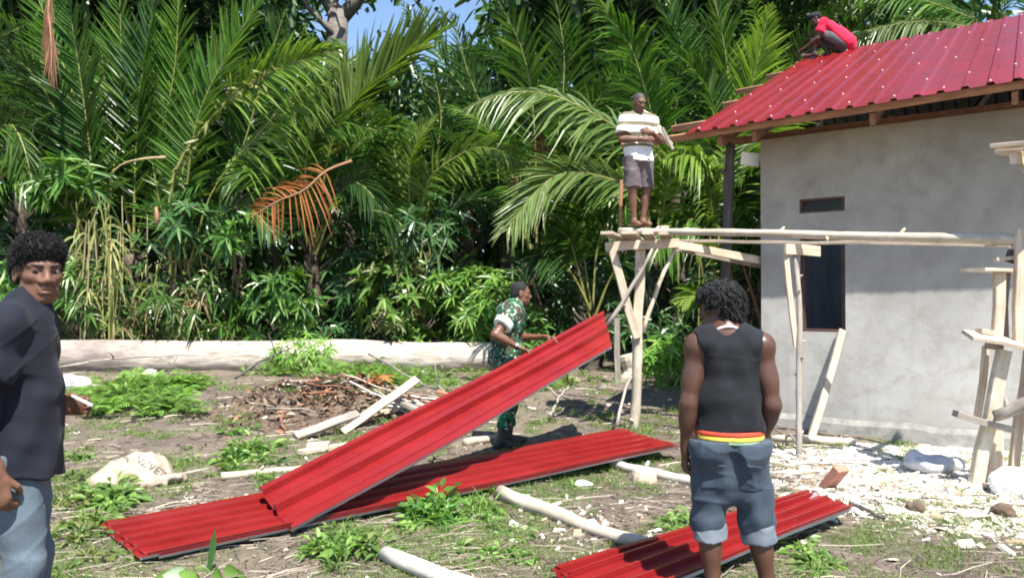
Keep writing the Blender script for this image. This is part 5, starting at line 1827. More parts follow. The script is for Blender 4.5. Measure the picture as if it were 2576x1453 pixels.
frond(r, [(1345, 660), (1260, 380), (1180, 190), (1140, 40)], 18.2, 18.2, 1.1, 'palm_dark', 54, .2)
frond(r, [(1340, 660), (1230, 330), (1110, 150), (1010, 5)], 18.6, 18.8, 1.15, 'palm_dark', 54, .2)
frond(r, [(1355, 660), (1400, 360), (1420, 150), (1390, -40)], 18, 18, 1.1, 'palm', 54, .2)
frond(r, [(1350, 660), (1440, 380), (1520, 230), (1640, 160)], 17.8, 17.2, 1.05, 'palm', 54, .35)
frond(r, [(1345, 660), (1280, 420), (1200, 300), (1120, 270)], 17.2, 16.4, .95, 'palm', 50, .4)
frond(r, [(1350, 560), (1362, 440), (1366, 380), (1355, 325)], 15.6, 15.4, .5, 'palm_brown', 24, .8, face=(.2, -1, 0), label='withered pinkish brown frond stump', rach='rachis_dead', start=.55, vee=0)
frond(r, [(1310, 520), (1300, 450), (1310, 420), (1330, 400)], 15.6, 15.4, .45, 'palm_brown', 20, .9, face=(.2, -1, 0), label='small withered brown frond', rach='rachis_dead', start=.3, vee=0)
r, t = palm_root('palm behind the standing man with a pale arched frond reaching left', 1640, 640, 15.8)
frond(r, [(1640, 640), (1620, 450), (1575, 345), (1490, 285), (1390, 240), (1285, 232), (1180, 270)], 15.8, 14.3, 1.15, 'palm_pale', 70, .55, face=(-.1, -.8, .9), start=.28, vee=.0, width=.055)
frond(r, [(1650, 640), (1620, 530), (1580, 472), (1500, 440), (1410, 437), (1340, 490), (1275, 580)], 15.6, 13.8, .95, 'palm_pale', 64, .35, face=(.1, -1, .4), start=.30, tipf=.8, fwd0=35, fwd1=25)
frond(r, [(1650, 640), (1660, 400), (1600, 150), (1545, 60), (1480, -20)], 16.4, 15.4, 1.25, 'palm', 66, .45, width=.06)
frond(r, [(1640, 640), (1590, 480), (1560, 470), (1500, 560)], 16, 15.2, .85, 'palm', 50, .55)
frond(r, [(1650, 640), (1690, 420), (1740, 360), (1800, 420)], 16, 14.8, .95, 'palm_light', 50, .55)
frond(r, [(1650, 640), (1700, 300), (1700, 120), (1640, -40)], 17, 16.4, 1.15, 'palm_dark', 56, .3)
frond(r, [(1650, 640), (1560, 400), (1500, 330), (1420, 330)], 16.6, 15.8, .95, 'palm', 48, .5)
r, t = palm_root('palm with broad mid green fronds beside the left end of the roof', 1810, 640, 15.6)
frond(r, [(1800, 640), (1815, 400), (1790, 250), (1740, 170), (1680, 120)], 15.6, 14.2, 1.0, 'palm', 52, .3, width=.07)
frond(r, [(1810, 640), (1850, 380), (1895, 200), (1935, 20)], 16, 15.2, 1.1, 'palm_light', 58, .2, width=.06)
frond(r, [(1805, 640), (1780, 460), (1740, 390), (1670, 400)], 15.4, 13.9, .8, 'palm_light', 46, .7)
frond(r, [(1810, 640), (1830, 350), (1830, 170), (1790, -40)], 16.4, 16, 1.1, 'palm', 56, .25)
frond(r, [(1815, 640), (1900, 400), (1980, 230), (2080, 120)], 16.6, 16, 1.1, 'palm_light', 56, .35)
frond(r, [(1810, 640), (1760, 300), (1700, 60), (1650, -90)], 16.8, 16.6, 1.15, 'palm_dark', 56, .3)
frond(r, [(1815, 640), (1850, 500), (1890, 440), (1960, 430)], 15.6, 14.6, .85, 'palm', 46, .6)
frond(r, [(1805, 640), (1760, 560), (1700, 560), (1650, 640)], 15.4, 14.2, .75, 'palm', 42, .6)
r, t = palm_root('palm rising behind the ridge with a pale feathered frond over the roof', 2560, 420, 21.5)
frond(r, [(2660, 300), (2560, 130), (2440, 70), (2290, 55), (2120, 95)], 21.5, 19.5, 1.25, 'palm_pale', 74, .65, face=(-.1, -.8, .9), start=.2, vee=0)
frond(r, [(2640, 300), (2520, 100), (2380, 20), (2230, -20), (2060, -30)], 21.8, 20.5, 1.6, 'palm', 80, .55, face=(-.1, -.8, .9), start=.2, vee=0, width=.07)
frond(r, [(2640, 300), (2620, 100), (2560, -20), (2450, -90)], 21.8, 21, 1.4, 'palm_dark', 64, .4)
frond(r, [(2600, 300), (2400, 130), (2250, 120), (2130, 190)], 22, 21, 1.2, 'palm', 64, .5)
r, t = palm_root('small palm with bare leaning leaf stalks left of the trestle', 1490, 800, 15.4)
frond(r, [(1495, 800), (1440, 690), (1385, 640), (1310, 650)], 15.4, 14.6, .7, 'palm_dark', 32, .5, start=.5)
frond(r, [(1485, 800), (1450, 660), (1430, 600), (1380, 560)], 15.4, 14.8, .7, 'palm', 34, .5, start=.5)
frond(r, [(1490, 800), (1500, 640), (1525, 560), (1580, 520)], 15.4, 15, .75, 'palm', 36, .5, start=.5)
frond(r, [(1495, 800), (1540, 690), (1580, 660), (1640, 700)], 15.4, 14.8, .7, 'palm_dark', 34, .5, start=.45)
frond(r, [(1490, 800), (1470, 640), (1470, 560), (1440, 480)], 15.6, 15.4, .8, 'palm', 36, .4, start=.45)
r, t = palm_root('low palm clump between the dark pole and the house corner', 1870, 900, 13.6)
for e in ([(1870, 900), (1840, 720), (1800, 640), (1740, 620)], [(1870, 900), (1880, 720), (1890, 600), (1870, 520)], [(1870, 900), (1850, 700), (1850, 580), (1830, 500)], [(1872, 900), (1900, 760), (1930, 690), (1980, 660)], [(1868, 900), (1820, 780), (1770, 740), (1700, 760)]):
    frond(r, e, 13.6, 13.0, .6, 'palm' if e[1][0] > 1845 else 'palm_light', 36, .4, start=.35)
frond(r, [(1935, 900), (1905, 780), (1880, 700), (1860, 640)], 12.8, 12.6, .5, 'palm_brown', 22, .9, label='bundle of dry tan frond stalks at the house corner', rach='rachis_dead', start=.2, r0=.05, vee=0)
# --- palms deeper in
GB = 'palms deeper in the forest'
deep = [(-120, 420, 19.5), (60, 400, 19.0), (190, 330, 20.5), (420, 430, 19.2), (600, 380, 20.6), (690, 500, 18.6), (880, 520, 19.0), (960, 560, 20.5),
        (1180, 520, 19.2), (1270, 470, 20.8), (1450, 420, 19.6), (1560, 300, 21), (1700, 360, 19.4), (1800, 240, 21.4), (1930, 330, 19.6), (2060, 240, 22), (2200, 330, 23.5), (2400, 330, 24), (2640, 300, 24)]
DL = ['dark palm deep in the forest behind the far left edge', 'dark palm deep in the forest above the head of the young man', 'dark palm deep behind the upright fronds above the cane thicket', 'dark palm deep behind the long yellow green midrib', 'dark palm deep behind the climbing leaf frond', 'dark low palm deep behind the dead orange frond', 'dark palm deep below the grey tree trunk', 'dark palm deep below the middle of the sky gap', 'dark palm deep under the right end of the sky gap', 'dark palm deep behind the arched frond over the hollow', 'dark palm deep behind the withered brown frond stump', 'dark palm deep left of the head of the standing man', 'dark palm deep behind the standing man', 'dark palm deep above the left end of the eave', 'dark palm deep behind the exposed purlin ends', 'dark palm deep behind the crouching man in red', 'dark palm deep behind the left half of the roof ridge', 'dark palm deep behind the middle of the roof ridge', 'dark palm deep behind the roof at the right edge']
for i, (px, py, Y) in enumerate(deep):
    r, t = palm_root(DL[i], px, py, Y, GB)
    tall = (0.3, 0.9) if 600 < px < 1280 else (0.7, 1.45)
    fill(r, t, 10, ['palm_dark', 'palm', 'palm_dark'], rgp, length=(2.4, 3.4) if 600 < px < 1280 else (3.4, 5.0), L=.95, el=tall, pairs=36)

# ------------------------------------------------------------------ broadleaf shrubs and canes
def shrub(label, px, py, Y, w, h, mat, n, leaf, per=7, droop=.35, wide=.28, depth=.8, group=None, name='shrub', stems=6, lift=0.25, mat2=None, zbase=None, up=.5):
    b = at(px, py, Y); b[2] = float(gh(b[0], b[1])) if zbase is None else zbase
    rg = np.random.default_rng(int(px * 7 + py * 3))
    root = thing(name, label, 'shrub' if name == 'shrub' else 'plant', b, group)
    # cluster centres: towards the outside of an uneven crown
    u = rg.normal(0, 1, (n, 3)); u = unit(u); rad = rg.uniform(.35, 1.0, n) ** .6
    c = u * rad[:, None] * [w / 2, w / 2 * depth, h * (1 - lift) / 2]
    lump = 1 + .35 * np.sin(u[:, 0] * 5 + px) * np.cos(u[:, 2] * 4 + py)
    c = c * lump[:, None]
    c[:, 2] += h * (lift + (1 - lift) / 2)
    c = c + b
    ax = unit(u * .8 + [0, -.25, up] + rg.normal(0, .3, (n, 3)))
    t1 = unit(np.cross(ax, rg.normal(0, 1, (n, 3)))); t2 = np.cross(ax, t1)
    ph = rg.uniform(0, 6.28, n)[:, None] + np.linspace(0, 2 * np.pi, per, endpoint=False)[None]
    ph = ph + rg.normal(0, .15, ph.shape)
    d = (t1[:, None] * np.cos(ph)[..., None] + t2[:, None] * np.sin(ph)[..., None]) + ax[:, None] * rg.uniform(.1, .7, (n, per))[..., None]
    nr = np.broadcast_to(ax[:, None], d.shape) + rg.normal(0, .25, d.shape)
    base = np.broadcast_to(c[:, None], d.shape)
    L = leaf * rg.uniform(.65, 1.2, (n, per))
    V, Q = leaf_batch(base.reshape(-1, 3), d.reshape(-1, 3), nr.reshape(-1, 3), L.ravel(), L.ravel() * wide, droop * rg.uniform(.4, 1.5, n * per), prof=(.12, 1, .72, .03), fold=.3)
    mats = [M[mat]] + ([M[mat2]] if mat2 else [])
    mi = None
    if mat2: mi = np.repeat((rg.random(n) < .3).astype(int), per * 6)
    o = link_mesh('foliage', V, Q, None, mi, mats, root, False)
    o['kind'] = 'stuff'
    for i in range(stems):
        k = rg.integers(n); m = (b + c[k]) / 2 + rg.normal(0, .08, 3)
        C, _ = bez([b + rg.normal(0, .05, 3) * [1, 1, 0], m, c[k]], 9)
        MB().tube(C, np.linspace(.016, .006, 9), 5, cap=False).build('stem', M['stem'], root, True)
    return root


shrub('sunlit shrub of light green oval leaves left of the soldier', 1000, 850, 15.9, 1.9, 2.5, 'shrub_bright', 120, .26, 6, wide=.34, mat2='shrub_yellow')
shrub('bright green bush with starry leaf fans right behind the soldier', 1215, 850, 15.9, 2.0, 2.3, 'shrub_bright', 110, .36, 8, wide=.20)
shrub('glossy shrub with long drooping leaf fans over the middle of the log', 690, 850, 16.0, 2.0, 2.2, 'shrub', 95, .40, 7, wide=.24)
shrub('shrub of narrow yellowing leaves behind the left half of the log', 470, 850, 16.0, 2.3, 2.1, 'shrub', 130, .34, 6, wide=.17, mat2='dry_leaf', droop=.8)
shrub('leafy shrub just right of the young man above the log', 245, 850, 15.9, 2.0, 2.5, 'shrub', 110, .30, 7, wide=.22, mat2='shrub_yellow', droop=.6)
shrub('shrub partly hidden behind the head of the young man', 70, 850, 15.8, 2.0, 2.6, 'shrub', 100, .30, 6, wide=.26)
shrub('tall plant with pale fans of leaves high at the left', 165, 400, 15.7, 1.3, 1.1, 'shrub', 24, .48, 7, wide=.2, droop=.25, lift=0, zbase=3.4, stems=3)
shrub('dark leafy plant hanging around the foot of the long yellow green rib', 480, 560, 15.7, 1.5, 1.0, 'shrub_dark', 34, .40, 7, wide=.22, lift=0, zbase=2.6, stems=3)
shrub('small fan leaved plant above the dead orange frond stub', 590, 600, 15.3, 1.0, .8, 'shrub', 16, .34, 6, wide=.3, lift=0, zbase=2.4, stems=2)
shrub('tall thin shrub with dark leaf fans left of the palm hollow', 1085, 640, 15.7, 1.5, 1.5, 'shrub_dark', 40, .34, 7, wide=.2, lift=0, zbase=2.2, stems=4)
shrub('upright shrub standing in the dark between two palms', 900, 850, 16.6, 1.5, 2.8, 'shrub_dark', 70, .34, 7, wide=.24)
shrub('bright low bush right of the trestle foot', 1690, 905, 12.6, 1.15, .85, 'shrub_bright', 70, .22, 7, wide=.26, lift=.05)
shrub('low leafy plants behind the soldier at the end of the log', 1330, 880, 15.4, 1.4, 1.2, 'shrub', 60, .26, 7, wide=.24, lift=.05)
shrub('low bright plants along the log right of the middle', 1080, 862, 16.2, 2.4, .8, 'shrub_bright', 90, .22, 6, wide=.24, lift=.05)
shrub('low dark plants at the forest edge behind the log', 830, 866, 16.4, 1.7, 1.1, 'shrub_dark', 60, .3, 6, wide=.24, lift=.05)
shrub('rank weeds growing over the middle of the fallen log', 760, 900, 14.7, 1.5, .75, 'shrub_bright', 60, .20, 6, wide=.2, lift=.02)
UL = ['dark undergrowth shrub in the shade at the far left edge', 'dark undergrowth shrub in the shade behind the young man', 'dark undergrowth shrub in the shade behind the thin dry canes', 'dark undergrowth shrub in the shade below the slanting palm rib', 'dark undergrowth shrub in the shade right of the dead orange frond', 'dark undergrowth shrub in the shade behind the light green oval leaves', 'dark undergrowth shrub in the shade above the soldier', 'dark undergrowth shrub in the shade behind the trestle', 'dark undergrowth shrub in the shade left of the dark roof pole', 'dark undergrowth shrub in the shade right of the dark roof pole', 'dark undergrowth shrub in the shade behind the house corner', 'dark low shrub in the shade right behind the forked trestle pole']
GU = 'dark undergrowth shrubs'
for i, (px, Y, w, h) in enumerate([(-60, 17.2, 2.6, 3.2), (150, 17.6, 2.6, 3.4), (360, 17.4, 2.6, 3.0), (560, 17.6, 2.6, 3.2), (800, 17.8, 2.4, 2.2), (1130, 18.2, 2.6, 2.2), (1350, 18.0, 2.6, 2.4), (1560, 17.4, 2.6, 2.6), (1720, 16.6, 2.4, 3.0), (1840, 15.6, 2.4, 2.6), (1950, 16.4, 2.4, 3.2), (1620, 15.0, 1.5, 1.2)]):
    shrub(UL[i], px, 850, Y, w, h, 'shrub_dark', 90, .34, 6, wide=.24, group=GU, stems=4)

# canes: upright stalks with long hanging blades
def canes(label, px, Y, n, h, spread, mat='shrub_yellow', leaf=.55, stemm='stem_dry'):
    b = at(px, 860, Y); b[2] = float(gh(b[0], b[1]))
    root = thing('cane_clump', label, 'plant', b)
    rg = np.random.default_rng(int(px))
    pos = []; dr = []
    for i in range(n):
        p = b + [rg.uniform(-spread, spread), rg.uniform(-.4, .4), 0]
        tip = p + [rg.normal(0, .25), rg.normal(0, .2), h * rg.uniform(.6, 1.05)]
        C, _ = bez([p, (p + tip) / 2 + rg.normal(0, .06, 3), tip], 12)
        MB().tube(C, np.linspace(.022, .010, 12), 5, cap=False).build('cane', M[stemm if i % 3 else 'rachis'], root, True)
        k = rg.integers(4, 12, 7)
        pos.append(C[k]); dr.append(rg.normal(0, 1, (7, 3)) + [0, -.4, .2])
    pos = np.concatenate(pos); dr = np.concatenate(dr)
    V, Q = leaf_batch(pos, dr, rg.normal(0, 1, pos.shape) + [0, -.8, .6], leaf * rg.uniform(.6, 1.3, len(pos)), .055, 1.0 * rg.uniform(.5, 1.4, len(pos)), prof=(.3, 1, .8, .03), st=(0, .3, .65, 1))
    link_mesh('foliage', V, Q, None, None, M[mat], root, False)['kind'] = 'stuff'


canes('sunlit thicket of yellow green canes with hanging blades left of the tall rib', 220, 15.6, 13, 3.6, .75, 'shrub_yellow', .65)
canes('thin dry canes below the slanting palm rib', 330, 15.7, 10, 3.2, .6, 'shrub_yellow', .5)
canes('sparse bare canes rising out of the undergrowth right of the thicket', 480, 16.0, 8, 2.6, .8, 'dry_leaf', .45)
canes('tall stalks between the dark pole and the palm stalks', 1780, 14.6, 10, 3.0, .8, 'shrub_yellow', .5)
canes('leafy stalks just left of the house corner', 1885, 13.2, 8, 2.6, .35, 'shrub', .5)
C, _ = bez([at(275, 440, 15), at(310, 412, 15), at(360, 400, 14.9), at(417, 396, 14.8)], 10)
o = MB().tube(C, np.linspace(.012, .035, 10), 6).build('broken_stalk', M['stem_dry'], None, True); tag(o, 'pale broken stalk bent over above the cane thicket', 'stalk')
o = MB().tube([at(393, 520, 14.9), at(395, 545, 14.9), at(393, 572, 14.9)], [.02, .05, .02], 6).build('dry_husk', M['rachis_dead'], None, True); tag(o, 'small orange dry husk hanging in the undergrowth', 'husk')

# ------------------------------------------------------------------ the big tree and the forest behind
tr = thing('tree', 'grey forked tree trunk rising against the blue sky gap', 'tree', [at(846, 400, 24)[0], 24, gh(-5.7, 24)])
b = at(846, 850, 24); b[2] = float(gh(b[0], b[1]))
f = at(852, 30, 24)
MB().tube([b, b + (f - b) * .3, b + (f - b) * .7, at(845, 110, 24), f], [.62, .46, .40, .36, .34], 12).build('trunk', M['bark'], tr, True)
MB().tube([at(850, 45, 24), at(825, 0, 24), at(800, -70, 24.3), at(760, -200, 24.6)], [.27, .25, .22, .15], 9).build('limb', M['bark'], tr, True)
MB().tube([at(858, 45, 24), at(895, 5, 24), at(930, -60, 23.8), at(990, -200, 23.5)], [.26, .23, .2, .13], 9).build('limb', M['bark'], tr, True)
MB().tube([at(846, 95, 23.8), at(815, 60, 23.6), at(775, 20, 23.5), at(745, -20, 23.4)], [.13, .11, .09, .07], 7).build('limb', M['bark'], tr, True)


def leaf_mass(n, lo, hi, size, rg, dens=None):
    p = rg.uniform(0, 1, (n, 3)) * (np.array(hi) - lo) + lo
    if dens is not None: p = p[dens(p)]
    # gather into clumps
    cc = p[rg.integers(0, len(p), max(1, len(p) // 22))]
    q = cc[rg.integers(0, len(cc), len(p))] + rg.normal(0, .38, p.shape)
    d = rg.normal(0, 1, q.shape) + [0, -.2, -.2]
    return leaf_batch(q, d, rg.normal(0, 1, q.shape) + [0, -.6, .8], size * rg.uniform(.5, 1.3, len(q)), size * rg.uniform(.2, .42, len(q)), .3, prof=(.2, 1, .6), st=(0, .45, 1.0), fold=.25)


rg = np.random.default_rng(21)
V, Q = leaf_mass(2600, [-9.5, 22, 12.2], [-2.5, 27, 15], .5, rg)
link_mesh('crown', V, Q, None, None, M['shrub_dark'], tr, False)['kind'] = 'stuff'


def gap(p):
    """keep the forest out of the sky gap and below an uneven skyline"""
    px = 1288 + FPX * p[:, 0] / p[:, 1]; py = 755 - FPX * (p[:, 2] - CAM_H) / p[:, 1]
    hole = (px > 745) & (px < 1235) & (py < 150 + 40 * np.sin(px * .03))
    hole |= (px > 1180) & (px < 1240) & (py < 330) & (py > 260)
    sky = (px > 1780) & (px < 1860) & (py < 60)
    return ~(hole | sky)


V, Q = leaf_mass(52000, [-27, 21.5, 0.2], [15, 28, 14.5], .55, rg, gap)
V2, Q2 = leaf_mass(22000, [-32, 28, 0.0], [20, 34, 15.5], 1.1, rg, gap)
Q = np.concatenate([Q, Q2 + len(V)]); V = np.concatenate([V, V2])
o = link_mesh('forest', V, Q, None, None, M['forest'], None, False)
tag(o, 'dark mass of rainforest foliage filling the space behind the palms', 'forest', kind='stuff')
V, Q = leaf_mass(9000, [-16, 18.6, 9.8], [9, 22, 12.5], .6, rg, lambda p: ~((p[:, 0] > -7.2) & (p[:, 0] < -.0)))  # leaf layer added overhead so that the forest interior falls into shade
o = link_mesh('shade_canopy', V, Q, None, None, M['forest'], None, False)
tag(o, 'high leaf canopy added over the palms to shade the forest interior', 'forest', kind='stuff')

# ------------------------------------------------------------------ brush heap
hp_c = np.array([-2.15, 9.25, 0.0]); hp_c[2] = float(gh(hp_c[0], hp_c[1]))
heap = thing('brush_heap', 'heap of earth, roots, dead leaves and broken sticks in mid clearing', 'heap', hp_c)


def heap_h(x, y):
    a = (x - hp_c[0]) / 1.15; b = (y - hp_c[1]) / 0.85
    q = np.exp(-(a ** 2 + b ** 2) * 1.5) * 0.42
    a2 = (x + 2.95) / .55; b2 = (y - 9.0) / .5
    q = q + .16 * np.exp(-(a2 ** 2 + b2 ** 2) * 1.6)
    q = q + (0.07 * wob(x, y, 5.5, 7) + .03 * wob(x, y, 14, 3)) * np.clip(q * 4, 0, 1)
    return q


xs = np.linspace(-4.0, -.2, 90); ys = np.linspace(8.0, 10.6, 64)
HX, HY = np.meshgrid(xs, ys, indexing='ij')
HZ = gh(HX, HY) + heap_h(HX, HY) - 0.03
idx = np.arange(HX.size).reshape(HX.shape)
q = np.stack([idx[:-1, :-1], idx[1:, :-1], idx[1:, 1:], idx[:-1, 1:]], -1).reshape(-1, 4)
M['heap'] = plain_mat('dark root earth', (0.11, 0.075, 0.052), 0.95, 0.6, 9, 0, 1.0)
link_mesh('mound', np.stack([HX, HY, HZ], -1).reshape(-1, 3), q, None, None, M['heap'], heap, True)
rg = np.random.default_rng(33)
for i in range(34):
    a = np.array([rg.uniform(-3.0, -1.2), rg.uniform(8.5, 9.9), 0]); L = rg.uniform(.35, 1.5); an = rg.normal(-.5, .5)
    b = a + np.array([math.cos(an), math.sin(an) * .6, 0]) * L
    a[2] = gh(a[0], a[1]) + heap_h(a[0], a[1]) + .02; b[2] = gh(b[0], b[1]) + heap_h(b[0], b[1]) + rg.uniform(.0, .12)
    r0 = rg.uniform(.007, .022)
    round_pole('stick', a, b, r0, r0 * .6, M[('wood_grey', 'wood_brown', 'wood_bleached', 'wood_peeled')[i % 4]], heap, .02, 1, 6)
o = timber('plank', at(990, 1000, 8.7), at(1130, 1068, 8.3), .10, .04, M['wood_grey'], heap)
for k, (a, b) in enumerate((((1100, 985), (1180, 1010)), ((1040, 1010), (1120, 1050)), ((1120, 1040), (1200, 1062)), ((985, 1045), (1060, 1075)))):
    timber('wood_scrap', at(*a, 8.9), at(*b, 8.7), .09, .05, M[('wood_red', 'wood_grey', 'wood_pale', 'wood_red')[k]], heap)
n = 2600
px_ = rg.normal(hp_c[0], .60, n); py_ = rg.normal(hp_c[1], .45, n)
pz_ = gh(px_, py_) + heap_h(px_, py_) + .01
d = rg.normal(0, 1, (n, 3)) * [1, 1, .5]
V, Q = leaf_batch(np.stack([px_, py_, pz_], 1), d, rg.normal(0, .5, (n, 3)) + [0, 0, 1], rg.uniform(.04, .16, n), rg.uniform(.015, .06, n), .2, prof=(.2, 1, .1), st=(0, .5, 1))
M['dead_leaves'] = island_mat('dead leaves', [(0, (0.05, 0.032, 0.022)), (.4, (0.13, 0.085, 0.058)), (.75, (0.25, 0.19, 0.13)), (.95, (0.32, 0.13, 0.06)), (1, (0.5, 0.43, 0.34))], .8, .1)
link_mesh('dead_leaves', V, Q, None, None, M['dead_leaves'], heap, False)['kind'] = 'stuff'
# a little fan of orange dead leaf on the heap
c = np.array([-1.75, 9.3, 0]); c[2] = gh(c[0], c[1]) + heap_h(c[0], c[1]) + .03
n = 26; d = rg.normal(0, 1, (n, 3)) + [0, -.4, .6]
V, Q = leaf_batch(np.tile(c, (n, 1)) + rg.normal(0, .06, (n, 3)), d, rg.normal(0, 1, (n, 3)) + [0, -1, 1], rg.uniform(.15, .35, n), .03, .4)
link_mesh('dead_frond', V, Q, None, None, M['palm_dead'], heap, False)

# ------------------------------------------------------------------ sacks, rags, stones
M['sack'] = plain_mat('woven beige sack', (0.36, 0.29, 0.225), 0.7, 0.12, 7, 0, 0.25)
M['ink'] = plain_mat('faded dark print', (0.10, 0.085, 0.085), 0.8, 0.3)
M['plastic'] = plain_mat('white plastic bag', (0.78, 0.79, 0.80), 0.35, 0.06, 9, 0, 0.3)
M['grey_bag'] = plain_mat('grey cement bag', (0.46, 0.47, 0.50), 0.6, 0.15, 7, 0, 0.3)
sc_ = gpos(330, 1212)


def lumps(f, amp, s=0.0):
    return lambda X, Y, Z: amp * (np.sin(f * X + 2 * np.sin(f * .6 * Y + s) + s) * np.cos(f * .8 * Z + 1.5 * np.sin(f * .7 * X)) + .6 * np.sin(2.1 * f * Z + f * 1.3 * X + s) * np.sin(1.6 * f * Y + s))


S = Sdf(.010)
S.ell(sc_ + [-.02, .12, .07], (.25, .19, .15), None, .04)
S.ell(sc_ + [-.18, .02, .03], (.14, .14, .10), None, .04)
S.ell(sc_ + [.10, .12, .09], (.20, .16, .13), np.array(Matrix.Rotation(.5, 3, 'Y')), .05)
S.ell(sc_ + [.12, -.02, .04], (.20, .09, .06), None, .03)
S.seg(sc_ + [.12, -.02, .05], sc_ + [.42, .03, .07], .06, .085, .04, (0, .35, 1), .42, False, True)
S.ell(sc_ + [.02, -.06, .05], (.07, .05, .05), None, .02, 's')
S.ell(sc_ + [-.07, -.0, .19], (.05, .12, .03), np.array(Matrix.Rotation(.6, 3, 'Z')), .03, 's')
l0 = lumps(13, .010, 1)
S.disp = lambda X, Y, Z: l0(X, Y, Z) + .014 * (np.abs(np.sin(14 * X + 9 * Z + 3 * np.sin(8 * Y + 6 * X))) - .6) + .007 * (np.abs(np.sin(31 * X - 22 * Z + 3 * np.sin(15 * Y))) - .6)
V, Q = S.mesh()
sack = link_mesh('sack', V, Q, None, None, M['sack'], None, True)
tag(sack, 'crumpled beige woven sack with faded dark letters lying on the soil', 'sack')
# faded lettering printed on the sack: flat ink patches lying on its surface
dgw = bpy.context.evaluated_depsgraph_get()
cu = bpy.data.curves.new('print', 'FONT'); cu.body = 'NZVEN'; cu.size = .085; cu.resolution_u = 2; cu.space_character = 1.05
to = bpy.data.objects.new('print', cu); COL.objects.link(to)
bpy.context.view_layer.update()
tm_ = bpy.data.meshes.new_from_object(to.evaluated_get(bpy.context.evaluated_depsgraph_get()))
bpy.data.objects.remove(to)
vv = np.array([v.co[:] for v in tm_.vertices]); tr_ = [tuple(p.vertices) for p in tm_.polygons]
from mathutils.bvhtree import BVHTree
bv = BVHTree.FromPolygons([Vector(v) for v in V], [tuple(q) for q in Q])
org = sc_ + np.array([.03, -.0, .26]); ex = unit(np.array([.82, -.1, -.42])); ez = unit(np.array([.40, .15, .85])); ey = np.cross(ex, ez)
out = []
for v in vv:
    p = org + ex * v[0] + ez * (v[1] - .05)
    dr = np.array([0.05, .82, -.55])
    hit = bv.ray_cast(Vector(p - dr * .6), Vector(dr), 2.0)
    out.append(np.array(hit[0]) + np.array(hit[1]) * .0025 if hit[0] is not None else p - dr * 0)
me = bpy.data.meshes.new('lettering'); me.from_pydata([tuple(np.array(p) - np.array(sack.location)) for p in out], [], tr_); me.materials.append(M['ink'])
lo_ = bpy.data.objects.new('lettering', me); COL.objects.link(lo_); lo_.parent = sack


def lump_thing(name, px, py, parts, mat, label, cat, f=16, amp=.012, h=.012, Y=None):
    c = gpos(px, py) if Y is None else at(px, py, Y)
    c[2] = gh(c[0], c[1]) if Y is None else c[2]
    S = Sdf(h)
    for (o, r) in parts: S.ell(c + np.array(o), r, None, .03)
    S.disp = lumps(f, amp, px * .1)
    V, Q = S.mesh()
    return tag(link_mesh(name, V, Q, None, None, mat, None, True), label, cat)


lump_thing('plastic_sack', 185, 978, [((0, 0, .10), (.26, .16, .12)), ((-.12, .0, .16), (.14, .12, .10))], M['plastic'], 'white plastic sack lying by the weeds right beside the young man', 'sack', 13, .014, .015)
lump_thing('plastic_bag', 2545, 1238, [((0, 0, .06), (.16, .14, .13)), ((.10, .03, .05), (.14, .12, .10))], M['plastic'], 'crumpled white plastic bag at the foot of the scaffold tower', 'bag', 22, .010, .009)
lump_thing('cement_bag', 2345, 1178, [((0, 0, .06), (.22, .15, .08)), ((-.12, .05, .08), (.10, .09, .09)), ((.16, 0, .05), (.10, .08, .06))], M['grey_bag'], 'crumpled empty grey white bag before the house wall', 'bag', 18, .012, .009)
lump_thing('plastic_bag', 1462, 1228, [((0, 0, .02), (.055, .045, .035)), ((.05, .01, .015), (.045, .03, .025))], M['plastic'], 'small white scrap of plastic in front of the flat red sheet', 'litter', 40, .004, .006)
lump_thing('plastic_bag', 2560, 1190, [((0, 0, .05), (.16, .12, .07)), ((.12, 0, .06), (.12, .1, .07))], plain_mat('blue tarpaulin', (.05, .08, .17), .5, .2), 'dark blue bundle on the ground behind the scaffold tower', 'bundle', 20, .01, .01, 6.9)
M['stone'] = plain_mat('pale coral stone', (0.56, 0.52, 0.44), 0.9, 0.2, 14, 0, 0.8)
for (px, py, r, lb) in ((378, 948, .13, 'pale stone at the back of the green weed patch'), (457, 962, .11, 'pale angular stone in the middle of the weed patch'), (1490, 1345, .03, 'pale pebble'), (2300, 1290, .06, 'dark ochre clod among the white shavings'), (2520, 1300, .07, 'brown clod near the frame edge on the shavings')):
    if 'pebble' in lb: continue
    lump_thing('stone', px, py, [((0, 0, r * .5), (r, r * .8, r * .7)), ((r * .4, 0, r * .4), (r * .6, r * .7, r * .6))], M['stone'] if 'pale' in lb else M['heap'], lb, 'stone', 30 if r > .1 else 60, r * .07, max(.006, r * .09))

